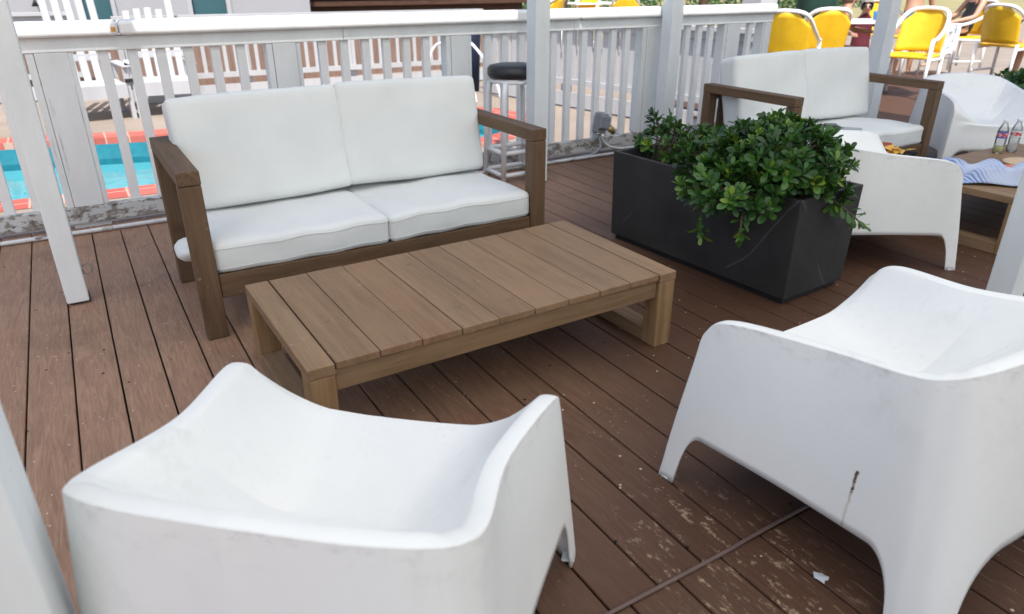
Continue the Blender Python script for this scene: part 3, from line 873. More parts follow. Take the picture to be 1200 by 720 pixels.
# ------------------------------------------------------------------ BAR STOOL
def bar_stool():
    t = thing('bar_stool', 'white pipe bar stool with round black seat beside the railing', 'stool', (2.665, 4.37, 0))
    obj('seat', lt([(0, .785), (.13, .783), (.17, .774), (.185, .754), (.185, .715), (.172, .695), (.12, .69), (0, .69)], n=36), M['vinyl'], t, smooth=True)
    obj('seat_ring', lt([(.15, .665), (.17, .665), (.17, .689), (.15, .689)], n=28), M['pvc'], t, smooth=True)
    top, bot = .13, .165
    for sx in (-1, 1):
        for sy in (-1, 1):
            obj('leg', tb([(sx * top, sy * top * .8, .67), (sx * (top + .012), sy * top * .84, .60), (sx * bot, sy * bot * .8, 0)], .019, n=12), M['pvc'], t, smooth=True)
    for z, k in ((.20, .155), (.045, .163)):
        for a, b in (((-1, -1), (1, -1)), ((1, -1), (1, 1)), ((1, 1), (-1, 1)), ((-1, 1), (-1, -1))):
            obj('rung', tb([(a[0] * k, a[1] * k * .8, z), (b[0] * k, b[1] * k * .8, z)], .016, n=10), M['pvc'], t, smooth=True)
bar_stool()

# ------------------------------------------------------------------ TABLE-TOP OBJECTS
def bottle(label, x, y, liquid, col):
    t = thing('drink_bottle', label, 'bottle', (x, y, .3095), 0, 'plastic bottles on the towel table')
    tm = NT('clear bottle plastic ' + ('lemon' if liquid else 'water')); tm.n.remove(tm.b)
    tr = tm.new('ShaderNodeBsdfTransparent'); tr.inputs['Color'].default_value = (.95, .96, .97, 1)
    gl = tm.new('ShaderNodeBsdfGlossy'); gl.inputs['Roughness'].default_value = .06
    df = tm.new('ShaderNodeBsdfDiffuse'); df.inputs['Color'].default_value = (.75, .79, .82, 1)
    m0 = tm.new('ShaderNodeMixShader'); m0.inputs[0].default_value = .14 if liquid else .32; tm.link(tr.outputs[0], m0.inputs[1]); tm.link(df.outputs[0], m0.inputs[2])
    fr = tm.new('ShaderNodeFresnel'); fr.inputs['IOR'].default_value = 1.4
    mx = tm.new('ShaderNodeMixShader'); tm.link(fr.outputs[0], mx.inputs[0]); tm.link(m0.outputs[0], mx.inputs[1]); tm.link(gl.outputs[0], mx.inputs[2]); tm.link(mx.outputs[0], tm.out.inputs['Surface'])
    obj('body', lt([(0, .002), (.026, 0), (.031, .006), (.031, .04), (.029, .05), (.031, .06), (.031, .13), (.028, .15), (.018, .175), (.012, .188), (.012, .198)], n=20), tm.m, t, smooth=True)
    obj('label', lt([(.0315, .095), (.0317, .097), (.0317, .133), (.0315, .135)], n=20), [M['lab_blue' if not liquid else 'lab_red']], t, smooth=True)
    obj('cap', lt([(0.0135, .190), (.0145, .191), (.0145, .206), (.012, .209), (0, .209)], n=16), plain('white cap ' + str(liquid), (.75, .77, .8), .4, .05), t, smooth=True)
    if liquid: obj('drink', lt([(0, .004), (.029, .006), (.0295, .042), (0, .042)], n=18), plain('lemonade', (.80, .74, .14), .2, .05), t, smooth=True)
    return t
def labmat(name, a, b):
    t = NT(name); x, y, z = t.sep(t.coords())
    k = t.math('MULTIPLY', t.math('GREATER_THAN', z, .105), t.math('LESS_THAN', z, .126))
    c = t.mix(k, a, b); k2 = t.math('MULTIPLY', k, t.step(t.noise(t.coords(scale=(1, 1, 1)), 90, 2), .56, .6))
    t.set(t.mix(k2, c, (.8, .8, .8)), .4); return t.m
M['lab_red'] = labmat('bottle label violet', (.10, .10, .36), (.50, .06, .10)); M['lab_blue'] = labmat('bottle label red', (.62, .63, .66), (.50, .05, .07))
bottle('half empty plastic bottle with yellow drink in the bottom, standing on the timber table', 4.975, 2.235, True, None)
bottle('clear plastic water bottle without yellow drink, beside the other bottle', 5.09, 2.21, False, None)

def disc():
    tag(obj('round_board', lt([(0, 0), (.115, 0), (.125, .004), (.125, .012), (.115, .016), (0, .016)], n=40), plain('pale straw weave', (.62, .45, .28), .8, .1, 60, .3), smooth=False, loc=(4.80, 1.98, .3095)), 'round pale straw coloured board lying flat on the towel table', 'board')
disc()
def magazine():
    t = NT('magazine cover red orange'); v = t.coords()
    c = t.ramp(t.noise(v, 11, 3), [(.35, (.62, .05, .035)), (.5, (.75, .20, .05)), (.62, (.70, .10, .09)), (.72, (.75, .55, .42))])
    x, y, z = t.sep(v)
    k = t.math('MULTIPLY', t.math('LESS_THAN', t.math('ABSOLUTE', t.math('SUBTRACT', y, .02)), .022), t.step(t.noise(t.coords(scale=(1, .3, 1)), 42, 2), .5, .54))
    t.set(t.mix(k, c, (.8, .77, .72)), .35)
    th = thing('magazine', 'red and orange magazine lying by the towel on the timber table', 'magazine', (4.52, 1.93, .3105), R(-18))
    bm = bmesh.new(); nx = 10
    V = [[bm.verts.new((-.14 + .28 * i / nx, y, z + .012 * math.sin(PI * i / nx) * (1 if z > .001 else 0))) for i in range(nx + 1)] for y, z in ((-.10, .0005), (-.10, .008), (.10, .008), (.10, .0005))]
    for a, b in zip(V, V[1:] + V[:1]):
        for i in range(nx): bm.faces.new((a[i], a[i + 1], b[i + 1], b[i]))
    bm.faces.new([r[0] for r in V]); bm.faces.new([r[-1] for r in V])
    obj('cover', bm, t.m, th)
magazine()
def towel_mat(name):
    t = NT(name); v = t.coords(); x, y, z = t.sep(v)
    w = t.math('SINE', t.math('MULTIPLY', t.math('ADD', x, t.math('MULTIPLY', t.noise(v, 6, 2), .03)), 380.0))
    c = t.mix(t.step(w, -.2, .5), (.60, .66, .76), (.06, .12, .36))
    c = t.mix(t.step(t.noise(v, 2.2, 2), .5, .62), c, (.72, .75, .80))
    c = t.mix(.45, c, (.16, .25, .52))
    t.set(c, .9, 0, .15); t.bump(t.noise(v, 260, 2), .5, .002); return t.m
M['towel'] = towel_mat('blue white striped towel')
def towel():
    bm = bmesh.new(); nx, ny = 56, 40; rnd = random.Random(2)
    x0, x1, y0, y1 = 3.955, 4.62, 1.57, 2.33
    def h(x, y):
        z = .328 + .040 * abs(math.sin(9 * x + 15 * y)) ** .7 + .028 * abs(math.sin(13 * y - 8 * x + 1)) + .020 * math.sin(37 * x + 19 * y) * math.sin(29 * y) + .012 * abs(math.sin(47 * y + 33 * x))
        return max(z, .3135)
    V = []
    for i in range(nx + 1):
        r = []
        for j in range(ny + 1):
            u, w = i / nx, j / ny
            x = x0 + (x1 - x0) * u; y = y0 + (y1 - y0) * w
            # long roll lying diagonally: wide at the left end, narrowing right
            yc = 2.10 - .66 * min(u, .50); half = .17 - .045 * u
            y = yc + (w * 2 - 1) * half + .03 * math.sin(9 * x + 2)
            x = x + .04 * math.sin(7 * y)
            e = min(1, min(w, 1 - w) * 5) * min(1, min(u, 1 - u) * 7)
            r.append(bm.verts.new((x, y, .3125 + (h(x, y) - .310) * (.12 + .88 * e))))
        V.append(r)
    for i in range(nx):
        for j in range(ny):
            f = bm.faces.new((V[i][j], V[i + 1][j], V[i + 1][j + 1], V[i][j + 1])); f.smooth = True
    o = obj('beach_towel', bm, M['towel'], recalc=False)
    s = o.modifiers.new('s', 'SOLIDIFY'); s.thickness = .004; s.offset = 1
    tag(o, 'rumpled blue and white striped towel lying across the timber table', 'towel')
towel()
def snacks():
    t = thing('side_table', 'small low timber stand holding the snack basket in front of the farther sofa', 'side table', (4.27, 2.55, 0), .05)
    obj('top', bx(-.18, .20, -.13, .13, .27, .30), M['teak_x'], t, bevel=.004)
    for sx in (-.15, .17):
        for sy in (-.10, .10): obj('leg', bx(sx - .02, sx + .02, sy - .02, sy + .02, 0, .269), M['teak_z'], t)
    b = thing('snack_basket', 'dark snack basket of yellow chips with red salsa cups', 'basket', (4.27, 2.55, .301), .05)
    bm = bmesh.new()
    def ring(k, z): return [bm.verts.new((sx * (.15 + k), sy * (.10 + k), z)) for sx, sy in ((-1, -1), (1, -1), (1, 1), (-1, 1))]
    rs = [ring(0, 0), ring(.02, .035), ring(.014, .035), ring(-.005, .004)]
    for a, c in zip(rs[:-1], rs[1:]):
        for i in range(4): bm.faces.new((a[i], a[(i + 1) % 4], c[(i + 1) % 4], c[i]))
    bm.faces.new(rs[-1]); bm.faces.new(rs[0][::-1])
    obj('tray', bm, M['black'], b)
    for x, y in ((-.10, .03), (.07, .05)):
        c = obj('salsa_cup', lt([(0, .005), (.035, .005), (.045, .05), (.042, .05), (.04, .042)], n=20), plain('terracotta rim', (.45, .12, .05), .5, .1), b, smooth=True, loc=(x, y, .022))
        obj('salsa', lt([(0, .044), (.039, .042)], n=20), plain('red salsa', (.30, .015, .01), .3, .4, 60, .5), c, smooth=True)
    rnd = random.Random(8); cm = plain('corn chip', (.72, .42, .08), .6, .2, 40)
    for k in range(17):
        bm = bmesh.new(); a = rnd.uniform(0, 6.28); s = rnd.uniform(.03, .045)
        vs = [bm.verts.new((s * math.cos(a + q * 2.09), s * math.sin(a + q * 2.09), .006 * math.cos(3 * q))) for q in range(3)]; c0 = bm.verts.new((0, 0, -.006))
        for q in range(3): bm.faces.new((vs[q], vs[(q + 1) % 3], c0))
        o = obj('chip', bm, cm, b, loc=(rnd.uniform(-.10, .13), rnd.uniform(-.09, .02), .02 + rnd.uniform(0, .045)), rot=(rnd.uniform(-.6, .6), rnd.uniform(-.6, .6), 0))
        s_ = o.modifiers.new('s', 'SOLIDIFY'); s_.thickness = .002
snacks()
def phone():
    t = thing('phone', 'grey mobile phone lying flat on the farther sofa seat', 'phone', (4.40, 2.905, .404), R(35))
    obj('case', bx(-.037, .037, -.075, .075, 0, .009), plain('grey phone back', (.30, .33, .34), .3, .1), t, bevel=.004)
    obj('camera_bump', bx(-.03, -.005, .04, .068, .009, .011), M['black'], t, bevel=.001)
    w = thing('wallet', 'black folded wallet lying on the farther sofa seat beside the phone', 'wallet', (4.37, 3.05, .402), R(50))
    obj('cover', bx(-.05, .05, -.06, .06, 0, .009), M['vinyl'], w, bevel=.004); obj('flap', bx(-.05, .05, -.06, .02, .0095, .015), M['vinyl'], w, bevel=.003)
phone()

# ------------------------------------------------------------------ YELLOW PIPE CHAIRS
def pipe_chair(label, x, y, a, first=[None]):
    if first[0] is None:
        t = thing('pipe_chair', label, 'chair', (x, y, 0), a, 'yellow sling chairs of white pipe')
        r = .022; w = .28
        for s in (-1, 1):
            obj('leg', tb([(s * w, .27, 0), (s * w, .265, .66)], r, n=10), M['pvc'], t, smooth=True)
            obj('leg', tb([(s * w, -.27, 0), (s * w, -.24, .50)], r, n=10), M['pvc'], t, smooth=True)
            obj('side_rail', tb([(s * w, .265, .12), (s * w, -.26, .12)], r * .8, n=10), M['pvc'], t, smooth=True)
            obj('seat_rail', tb([(s * w, .27, .45), (s * w, -.25, .43)], r * .9, n=10), M['pvc'], t, smooth=True)
        pts = catmull([(-w, .27, .66), (-w - .005, .12, .68), (-w + .0, -.12, .78), (-w + .05, -.31, .93), (-.12, -.37, .985), (.12, -.37, .985), (w - .05, -.31, .93), (w, -.12, .78), (w + .005, .12, .68), (w, .27, .66)], 6)
        obj('arm_rail', tb(pts, r * 1.1, n=10), M['pvc'], t, smooth=True)
        bm = bmesh.new(); n, m = 16, 8     # curved sling back
        V = []
        for i in range(n + 1):
            u = i / n * 2 - 1; x_ = u * (w - .015); row = []
            for j in range(m + 1):
                v = j / m; top = .975 - .26 * max(0, abs(u) - .45) ** 1.0
                z = .50 + (top - .50) * v; yb = -.255 - .115 * v * (1 - .25 * abs(u)) - .03 * (1 - u * u) + .05 * abs(u) ** 3
                row.append(bm.verts.new((x_, yb, z)))
            V.append(row)
        for i in range(n):
            for j in range(m): bm.faces.new((V[i][j], V[i + 1][j], V[i + 1][j + 1], V[i][j + 1])).smooth = True
        o = obj('sling_back', bm, M['yellow'], t, recalc=False); s_ = o.modifiers.new('s', 'SOLIDIFY'); s_.thickness = .006
        obj('sling_seat', bx(-w + .02, w - .02, -.25, .29, .455, .49), M['yellow'], t, bevel=.015, seg=3)
        first[0] = t
    else:
        t = copy_tree(first[0]); t.location = (x, y, 0); t.rotation_euler = (0, 0, a); t['label'] = label
    return t
def face(dx, dy): return math.atan2(-dx, dy)
pipe_chair('yellow sling chair facing away, nearer of the two behind the farther sofa', 8.12, 6.05, face(.55, .83))
pipe_chair('yellow sling chair half hidden beside the railing end, left of the other yellow chairs', 7.30, 5.80, face(.9, .45))
pipe_chair('yellow sling chair with curved arm right of the post, facing the white table', 8.82, 5.22, face(-.95, -.25))
pipe_chair('yellow sling chair at far right in front of the sunbather legs', 11.42, 5.40, face(.98, -.1))
pipe_chair('yellow sling chair the woman in the black swimsuit sits on', 12.37, 6.59, face(-.86, .42))
pipe_chair('yellow sling chair behind the white table, half hidden by the curved armchair', 11.6, 7.4, face(-.5, -.8))
for i, (x, y, a) in enumerate(((8.1, 12.2, .4), (9.3, 12.6, 2.0), (10.0, 12.1, -.6))):
    pipe_chair(['yellow chair beyond the railing just right of the stool post', 'yellow chair beyond the railing nearest the brown pole', 'yellow chair beyond the railing left of the railing post by the planter'][i], x, y, a)

def patio_table(name, label, x, y, L, W, z, rz=0):
    t = thing(name, label, 'table', (x, y, 0), rz)
    obj('top', bx(-L / 2, L / 2, -W / 2, W / 2, z - .03, z), M['pvc'], t, bevel=.008)
    for sx in (-1, 1):
        for sy in (-1, 1): obj('leg', tb([(sx * (L / 2 - .08), sy * (W / 2 - .08), 0), (sx * (L / 2 - .08), sy * (W / 2 - .08), z - .03)], .024, n=10), M['pvc'], t, smooth=True)
    obj('stretcher', tb([(-L / 2 + .08, 0, .25), (L / 2 - .08, 0, .25)], .02, n=8), M['pvc'], t, smooth=True)
    return t
patio_table('patio_table', 'white pipe table between the yellow chairs and seated people', 9.45, 6.45, 1.25, .85, .80, R(-28))
tag(obj('blue_cup', lt([(0, 0), (.035, 0), (.045, .11), (.042, .11), (.034, .005), (0, .005)], n=16), plain('blue plastic', (.03, .18, .45), .4, .1), smooth=True, loc=(9.7, 6.35, .801)), 'blue cup standing on the white pipe table', 'cup')

# ------------------------------------------------------------------ PEOPLE
SK = [plain('skin light', (.50, .29, .20), .5, .08, 10), plain('skin tanned', (.42, .22, .14), .5, .08, 10)]
def person(label, joints, radii, edges, loc, rz, skin, clothes, hair=None, extras=None):
    """one continuous skinned body; clothes = list of (material, test(local co))"""
    t = thing('person', label, 'person', loc, rz)
    names = list(joints)
    me = bpy.data.meshes.new('person_cage')
    me.from_pydata([joints[n] for n in names], [(names.index(a), names.index(b)) for a, b in edges], [])
    o = bpy.data.objects.new('person_cage', me); COL.objects.link(o)
    sk = o.modifiers.new('skin', 'SKIN'); sk.use_smooth_shade = True
    for i, n in enumerate(names):
        r = radii[n]; me.skin_vertices[0].data[i].radius = r if isinstance(r, tuple) else (r, r)
    me.skin_vertices[0].data[names.index('pelvis')].use_root = True
    ss = o.modifiers.new('sub', 'SUBSURF'); ss.levels = 2; ss.render_levels = 2
    dg = bpy.context.evaluated_depsgraph_get()
    m2 = bpy.data.meshes.new_from_object(o.evaluated_get(dg)); m2.name = 'person_body'
    bpy.data.objects.remove(o); 
    m2.materials.clear(); m2.materials.append(skin)
    for m, _ in clothes: m2.materials.append(m)
    for p in m2.polygons:
        p.use_smooth = True; p.material_index = 0
        for k, (_, f) in enumerate(clothes):
            if f(p.center): p.material_index = k + 1
    b = bpy.data.objects.new('body', m2); COL.objects.link(b); b.parent = t
    hd = Vector(joints['head'])
    # face: eyes and brows on the front of the head (front is +y)
    fy = Vector(joints.get('nose', (hd.x, hd.y + .1, hd.z))) - hd; fy.z = 0; fy = fy.normalized(); sd = Vector((fy.y, -fy.x, 0))
    bm = bmesh.new()
    for s in (-1, 1):
        bmesh.ops.create_uvsphere(bm, u_segments=8, v_segments=6, radius=.011, matrix=Matrix.Translation(hd + fy * .092 + sd * s * .033 + Vector((0, 0, .012))))
    obj('eyes', bm, M['black'], b, smooth=True)
    bm = bmesh.new(); bmesh.ops.create_uvsphere(bm, u_segments=8, v_segments=6, radius=.018, matrix=Matrix.Translation(hd + fy * .088 + Vector((0, 0, -.055))) @ Matrix.Diagonal((1, .6, .3, 1)))
    obj('mouth', bm, plain('lips', (.35, .1, .08), .5, .05), b, smooth=True)
    if hair:
        hm, long_ = hair
        bm = bmesh.new(); bmesh.ops.create_icosphere(bm, subdivisions=4, radius=1)
        for v in bm.verts:
            c = v.co.copy(); k = 1 + .05 * math.sin(21 * c.x + 9 * c.z) * math.sin(17 * c.y + 5 * c.z)
            v.co = hd + Vector((c.x * .092 * k, c.y * .108 * k, c.z * .118 * k + .022)) - fy * .016
        dead = [v for v in bm.verts if (v.co - hd).dot(fy) > .045 and v.co.z < hd.z + .06 or v.co.z < hd.z - (.10 if long_ else .055)]
        bmesh.ops.delete(bm, geom=dead, context='VERTS')
        obj('hair', bm, hm, b, smooth=True)
    if extras: extras(b, hd, fy, sd)
    return t
def hand(J, Rr, E, w, wrist, d, side, up=(0, 0, 1)):
    """five fingers from the wrist joint name w, pointing along d"""
    d = Vector(d).normalized(); up = Vector(up); s = d.cross(up).normalized() * side
    p = Vector(wrist); palm = p + d * .07
    J[w + 'palm'] = tuple(palm); Rr[w + 'palm'] = (.036, .018); E.append((w, w + 'palm'))
    for k, (o, l) in enumerate(((-.03, .075), (-.01, .085), (.011, .08), (.03, .062))):
        a = palm + d * .035 + s * o; b = a + d * l * .55 - up * .012; c_ = b + d * l * .4 - up * .025
        for q, (nm, pp, rr) in enumerate(((f'{w}f{k}a', a, .010), (f'{w}f{k}b', b, .009), (f'{w}f{k}c', c_, .007))):
            J[nm] = tuple(pp); Rr[nm] = rr
        E += [(w + 'palm', f'{w}f{k}a'), (f'{w}f{k}a', f'{w}f{k}b'), (f'{w}f{k}b', f'{w}f{k}c')]
    a = p + d * .04 - s * .045; b = a + d * .04 - s * .012
    J[w + 'ta'] = tuple(a); J[w + 'tb'] = tuple(b); Rr[w + 'ta'] = .011; Rr[w + 'tb'] = .009
    E += [(w, w + 'ta'), (w + 'ta', w + 'tb')]
def seated(seat=.47, lean=.05, knees=((.10, .46, .50), (-.10, .46, .50)), feet=((.10, .44, .06), (-.10, .44, .06)), hands=((.22, .34, .62), (-.22, .34, .62)), head_turn=0, women=False):
    z = seat + .09; k = .92 if women else 1.0
    sh = .185 * k
    J = {'pelvis': (0, 0, z), 'waist': (0, -.03 - lean * .3, z + .18), 'chest': (0, -.03 - lean, z + .36), 'neckb': (0, -.02 - lean, z + .50), 'neck': (0, .0 - lean, z + .575), 'head': (0, .02 - lean, z + .69), 'crown': (0, .01 - lean, z + .755)}
    J['nose'] = (math.sin(head_turn) * .105, .02 - lean + math.cos(head_turn) * .105, z + .672)
    Rr = {'pelvis': (.155 * k, .115), 'waist': (.13 * k, .095), 'chest': (.155 * k, .105), 'neckb': (.085, .065), 'neck': (.05, .05), 'head': (.076, .09), 'crown': (.055, .066), 'nose': .012}
    E = [('pelvis', 'waist'), ('waist', 'chest'), ('chest', 'neckb'), ('neckb', 'neck'), ('neck', 'head'), ('head', 'crown'), ('head', 'nose')]
    for i, s in enumerate((1, -1)):
        n = 'rl'[i]
        J[n + 'sho'] = (s * sh, -.02 - lean, z + .455); J[n + 'wri'] = hands[i]
        a = Vector(J[n + 'sho']); b = Vector(hands[i]); el = a.lerp(b, .5) + Vector((s * .09, -.10, -.07)); J[n + 'elb'] = tuple(el)
        Rr[n + 'sho'] = .056; Rr[n + 'elb'] = .039; Rr[n + 'wri'] = .026
        E += [('neckb', n + 'sho'), (n + 'sho', n + 'elb'), (n + 'elb', n + 'wri')]
        hand(J, Rr, E, n + 'wri', hands[i], b - el, s)
        J[n + 'hip'] = (s * .09, .02, z - .01); J[n + 'kne'] = knees[i]; J[n + 'ank'] = feet[i]
        f = Vector(feet[i]); kd = Vector((knees[i][0] * .2, 1, 0)).normalized()
        J[n + 'toe'] = (f.x, f.y + .17, max(.035, f.z - .03)); 
        m = Vector(knees[i]).lerp(f, .35); J[n + 'cal'] = (m.x, m.y - .02, m.z)
        Rr[n + 'hip'] = .09; Rr[n + 'kne'] = .056; Rr[n + 'cal'] = .055; Rr[n + 'ank'] = .034; Rr[n + 'toe'] = (.036, .022)
        E += [('pelvis', n + 'hip'), (n + 'hip', n + 'kne'), (n + 'kne', n + 'cal'), (n + 'cal', n + 'ank'), (n + 'ank', n + 'toe')]
    return J, Rr, E
def people():
    maroon = plain('maroon cotton', (.10, .012, .022), .85, .2, 20); orange = plain('orange cotton', (.65, .10, .03), .85, .15, 20)
    denim = plain('blue shorts', (.04, .14, .26), .85, .2, 20); blk = M['black']; grey = plain('grey hair', (.25, .22, .2), .8, .2, 30); brown = plain('brown hair', (.09, .045, .025), .7, .3, 40)
    shirt = lambda c: c.z > .42 and abs(c.x) < .27 and c.z < .99 and c.y < .2
    J, Rr, E = seated(seat=.30, hands=((.2, .40, .72), (-.2, .40, .72)))
    def shades(b, hd, fy, sd):
        bm = bmesh.new()
        for s in (-1, 1):
            c = hd + fy * .103 + sd * s * .034 + Vector((0, 0, .012))
            bmesh.ops.create_uvsphere(bm, u_segments=10, v_segments=6, radius=.026, matrix=Matrix.Translation(c) @ Matrix.Diagonal((1, .5, .75, 1)))
            tube(bm, [c + sd * s * .02, hd + sd * s * .085 - fy * .02 + Vector((0, 0, .014))], .004, n=4)
        obj('sunglasses', bm, M['black'], b, smooth=True)
    pipe = 0
    person('man in a maroon shirt and dark sunglasses seated behind the white table', J, Rr, E, (10.55, 7.08, -.15), face(-.75, -.66), SK[0], [(maroon, shirt), (denim, lambda c: c.z < .43 and c.y < .42 and c.z > .18)], (grey, False), shades)
    J, Rr, E = seated(seat=.44, lean=-.14, hands=((.2, .46, .78), (-.2, .46, .78)))
    person('person in an orange top leaning on the white table', J, Rr, E, (9.72, 7.0, -.15), face(.75, -.65), SK[1], [(orange, shirt), (denim, lambda c: c.z < .43 and c.y < .42 and c.z > .18)], (brown, True))
    J, Rr, E = seated(seat=.46, lean=.12, knees=((.08, .46, .60), (-.05, .47, .53)), feet=((-.12, .58, .26), (-.02, .40, .07)), hands=((.16, .30, .70), (-.14, .36, .68)), women=True)
    person('woman in a black swimsuit sitting with her legs crossed', J, Rr, E, (12.37, 6.59, 0), face(-.86, .42), SK[0], [(blk, lambda c: c.z > .47 and c.z < .97 and c.y < .10 and abs(c.x) < .15)], (brown, True))
    J, Rr, E = seated(seat=.84, hands=((.27, .06, .80), (-.27, .06, .80)), knees=((.10, .03, .50), (-.10, .03, .50)), feet=((.11, 0, .07), (-.11, 0, .07)))
    person('bare chested person in blue shorts standing beyond the curved yellow chair', J, Rr, E, (11.9, 7.15, -.15), face(-.6, -.8), SK[1], [(denim, lambda c: c.z < .98 and abs(c.x) < .22 and c.z > .46)], (brown, False))
    J, Rr, E = seated(hands=((.2, .40, .80), (-.2, .40, .80)))
    person('person at the right edge with one bare arm reaching forward', J, Rr, E, (12.15, 5.2, 0), face(-.95, .1), SK[0], [(denim, lambda c: c.z > .40 and c.z < .62 and c.y < .3), (M['navy'], lambda c: c.z > .62 and c.z < 1.06 and abs(c.x) < .16)], (brown, True))
    # seats for those without a yellow chair
    def bench(label, x, y, a, z=0, h=.47):
        t = thing('pool_bench', label, 'bench', (x, y, z), a, 'white pipe benches under the people')
        obj('seat', bx(-.3, .3, -.22, .22, h - .04, h), M['pvc'], t, bevel=.01)
        for sx in (-.26, .26):
            for sy in (-.18, .18): obj('leg', tb([(sx, sy, 0), (sx, sy, h - .04)], .02, n=8), M['pvc'], t, smooth=True)
    bench('white bench under the man in the maroon shirt', 10.55, 7.08, face(-.75, -.66), -.15, .30); bench('white bench under the person in the orange top', 9.72, 7.0, face(.75, -.65), -.15, .44)
    bench('white bench under the person at the right edge', 12.15, 5.2, face(-.95, .1))
people()
def hanging_towel():
    bm = bmesh.new(); nx, nz = 14, 16
    V = [[bm.verts.new((-.18 + .36 * i / nx + .02 * math.sin(j * .6), .03 * math.sin(i * 1.1) * (j / nz) + .02 * math.sin(i * .5 + j * .3), -.40 * j / nz)) for j in range(nz + 1)] for i in range(nx + 1)]
    for i in range(nx):
        for j in range(nz): bm.faces.new((V[i][j], V[i + 1][j], V[i + 1][j + 1], V[i][j + 1])).smooth = True
    o = obj('hung_towel', bm, M['towel2'], recalc=False, loc=(11.05, 6.12, .70), rot=(0, 0, R(-30))); s = o.modifiers.new('s', 'SOLIDIFY'); s.thickness = .006
    tag(o, 'white towel with a blue pattern hanging beside the woman in the swimsuit', 'towel')
    t = thing('towel_rack', 'low white pipe rack carrying the blue patterned towel', 'rack', (11.05, 6.12, 0), R(-30))
    obj('top_bar', tb([(-.22, .012, .715), (.22, .012, .715)], .014, n=8), M['pvc'], t, smooth=True)
    for s in (-1, 1): obj('leg', tb([(s * .22, .012, .715), (s * .24, .03, 0)], .016, n=8), M['pvc'], t, smooth=True)
def tw2():
    t = NT('white towel blue blotches'); v = t.coords()
    t.set(t.mix(t.step(t.noise(v, 9, 3), .52, .6), (.75, .76, .78), (.20, .30, .45)), .9); return t.m
M['towel2'] = tw2()
hanging_towel()

# ------------------------------------------------------------------ ACROSS THE POOL
def picket_fence(label, p0, p1, z0, z1, pitch=.135, wpk=.045, kick=True):
    d = Vector((p1[0] - p0[0], p1[1] - p0[1], 0)); L = d.length; a = math.atan2(d.y, d.x)
    t = thing('picket_fence', label, 'fence', (p0[0], p0[1], 0), a)
    obj('top_rail', bx(0, L, -.05, .09, z1 - .04, z1), M['paint_far'], t)
    obj('upper_rail', bx(0, L, 0, .035, z1 - .115, z1 - .041), M['paint_far'], t)
    obj('lower_rail', bx(0, L, 0, .035, z0 + .28, z0 + .345), M['paint_far'], t)
    if kick: obj('kick_board', bx(0, L, 0, .03, z0 + .02, z0 + .19), M['paint_far'], t)
    n = int(L / pitch); m = None
    for k in range(n + 1):
        x = .04 + k * (L - .08) / n
        if m is None: m = o = obj('picket', bx(-wpk / 2, wpk / 2, .037, .06, z0 + .281, z1 - .041), M['paint_far'], t)
        else: o = m.copy(); COL.objects.link(o)
        o.location = (x, 0, 0)
    k = 0
    while k <= L + .01:
        obj('post', bx(min(k, L - .1), min(k, L - .1) + .1, .061, .15, z0, z1 - .041), M['paint_far'], t); k += 1.45
    return t
picket_fence('long white picket fence on the far bank behind the pool', (.62, 10.36), (5.62, 10.15), -.15, .90)
picket_fence('short white picket fence at far left beyond the white slat chairs', (-2.6, 11.5), (.25, 11.3), -.15, .93)
picket_fence('sunlit white slat fence behind the balusters right of the stool', (5.02, 9.0), (5.70, 4.95), -.15, .88, .135, .098)
tag(obj('board_wall', bx(-3.5, 8.2, 11.9, 11.96, -.15, .80), M['fencewood']), 'weathered brown board wall seen through the far picket fence', 'wall')
def slat_chair(label, x, y, rz, tops, first=None):
    t = thing('slat_chair', label, 'chair', (x, y, -.15), rz, 'white slat chairs across the pool')
    for k, h in enumerate(tops):
        xx = -.24 + .12 * k
        bm = bmesh.new(); box(bm, xx - .04, xx + .04, 0, .022, .22, h)
        for v in bm.verts:
            v.co.y += .25 + (v.co.z - .22) * .28
        obj('back_slat', bm, M['paint_far'], t, bevel=.012)
    for s in (-1, 1):
        obj('arm', bx(s * .33 - .05, s * .33 + .05, -.32, .42, .56, .585), M['paint_far'], t, bevel=.01)
        obj('leg', bx(s * .31 - .02, s * .31 + .02, -.28, -.19, 0, .559), M['paint_far'], t)
        obj('leg', bx(s * .31 - .02, s * .31 + .02, .34, .40, 0, .559), M['paint_far'], t)
        obj('bolt', bx(s * .31 - .03, s * .31 + .03, -.30, -.282, .40, .44), M['black'], t)
    obj('seat', bx(-.29, .29, -.28, .30, .36, .385), M['paint_far'], t)
    obj('seat_front', bx(-.29, .29, -.305, -.282, .24, .386), M['paint_far'], t)
    obj('back_rail', bx(-.30, .30, .37, .40, .60, .67), M['paint_far'], t)
    return t
slat_chair('white slat chair across the pool, leftmost with tall slats', .25, 9.6, R(6), [1.3, 1.34, 1.36, 1.34, 1.28])
slat_chair('white slat chair across the pool with low rounded slats, nearer the long picket fence', .98, 9.62, R(-4), [1.12, 1.14, 1.15, 1.13, 1.32])
def pool_handrail():
    t = thing('pool_handrail', 'bent white pool handrail on the far bank beside the fence', 'handrail', (4.35, 8.75, -.15), R(20))
    for x in (0, .5):
        obj('rail', tb(catmull([(x, .4, 0), (x, .36, .50), (x + .04, .24, .68), (x + .03, .05, .64), (x, -.28, .36), (x, -.42, .10), (x, -.45, -.0)], 5), .02, n=8), M['pvc'], t, smooth=True)
pool_handrail()
def waste_bin():
    t = thing('towel_bin', 'dark navy upright bin behind the railing left of the stool', 'bin', (4.92, 9.35, -.15))
    obj('body', lt([(0, 0), (.17, 0), (.2, .75), (.2, .78), (0, .78)], n=20), M['navy'], t, smooth=True)
    obj('lid', lt([(.21, .781), (.21, .83), (.12, .93), (0, .95)], n=20), M['yellow'], t, smooth=True)
waste_bin()
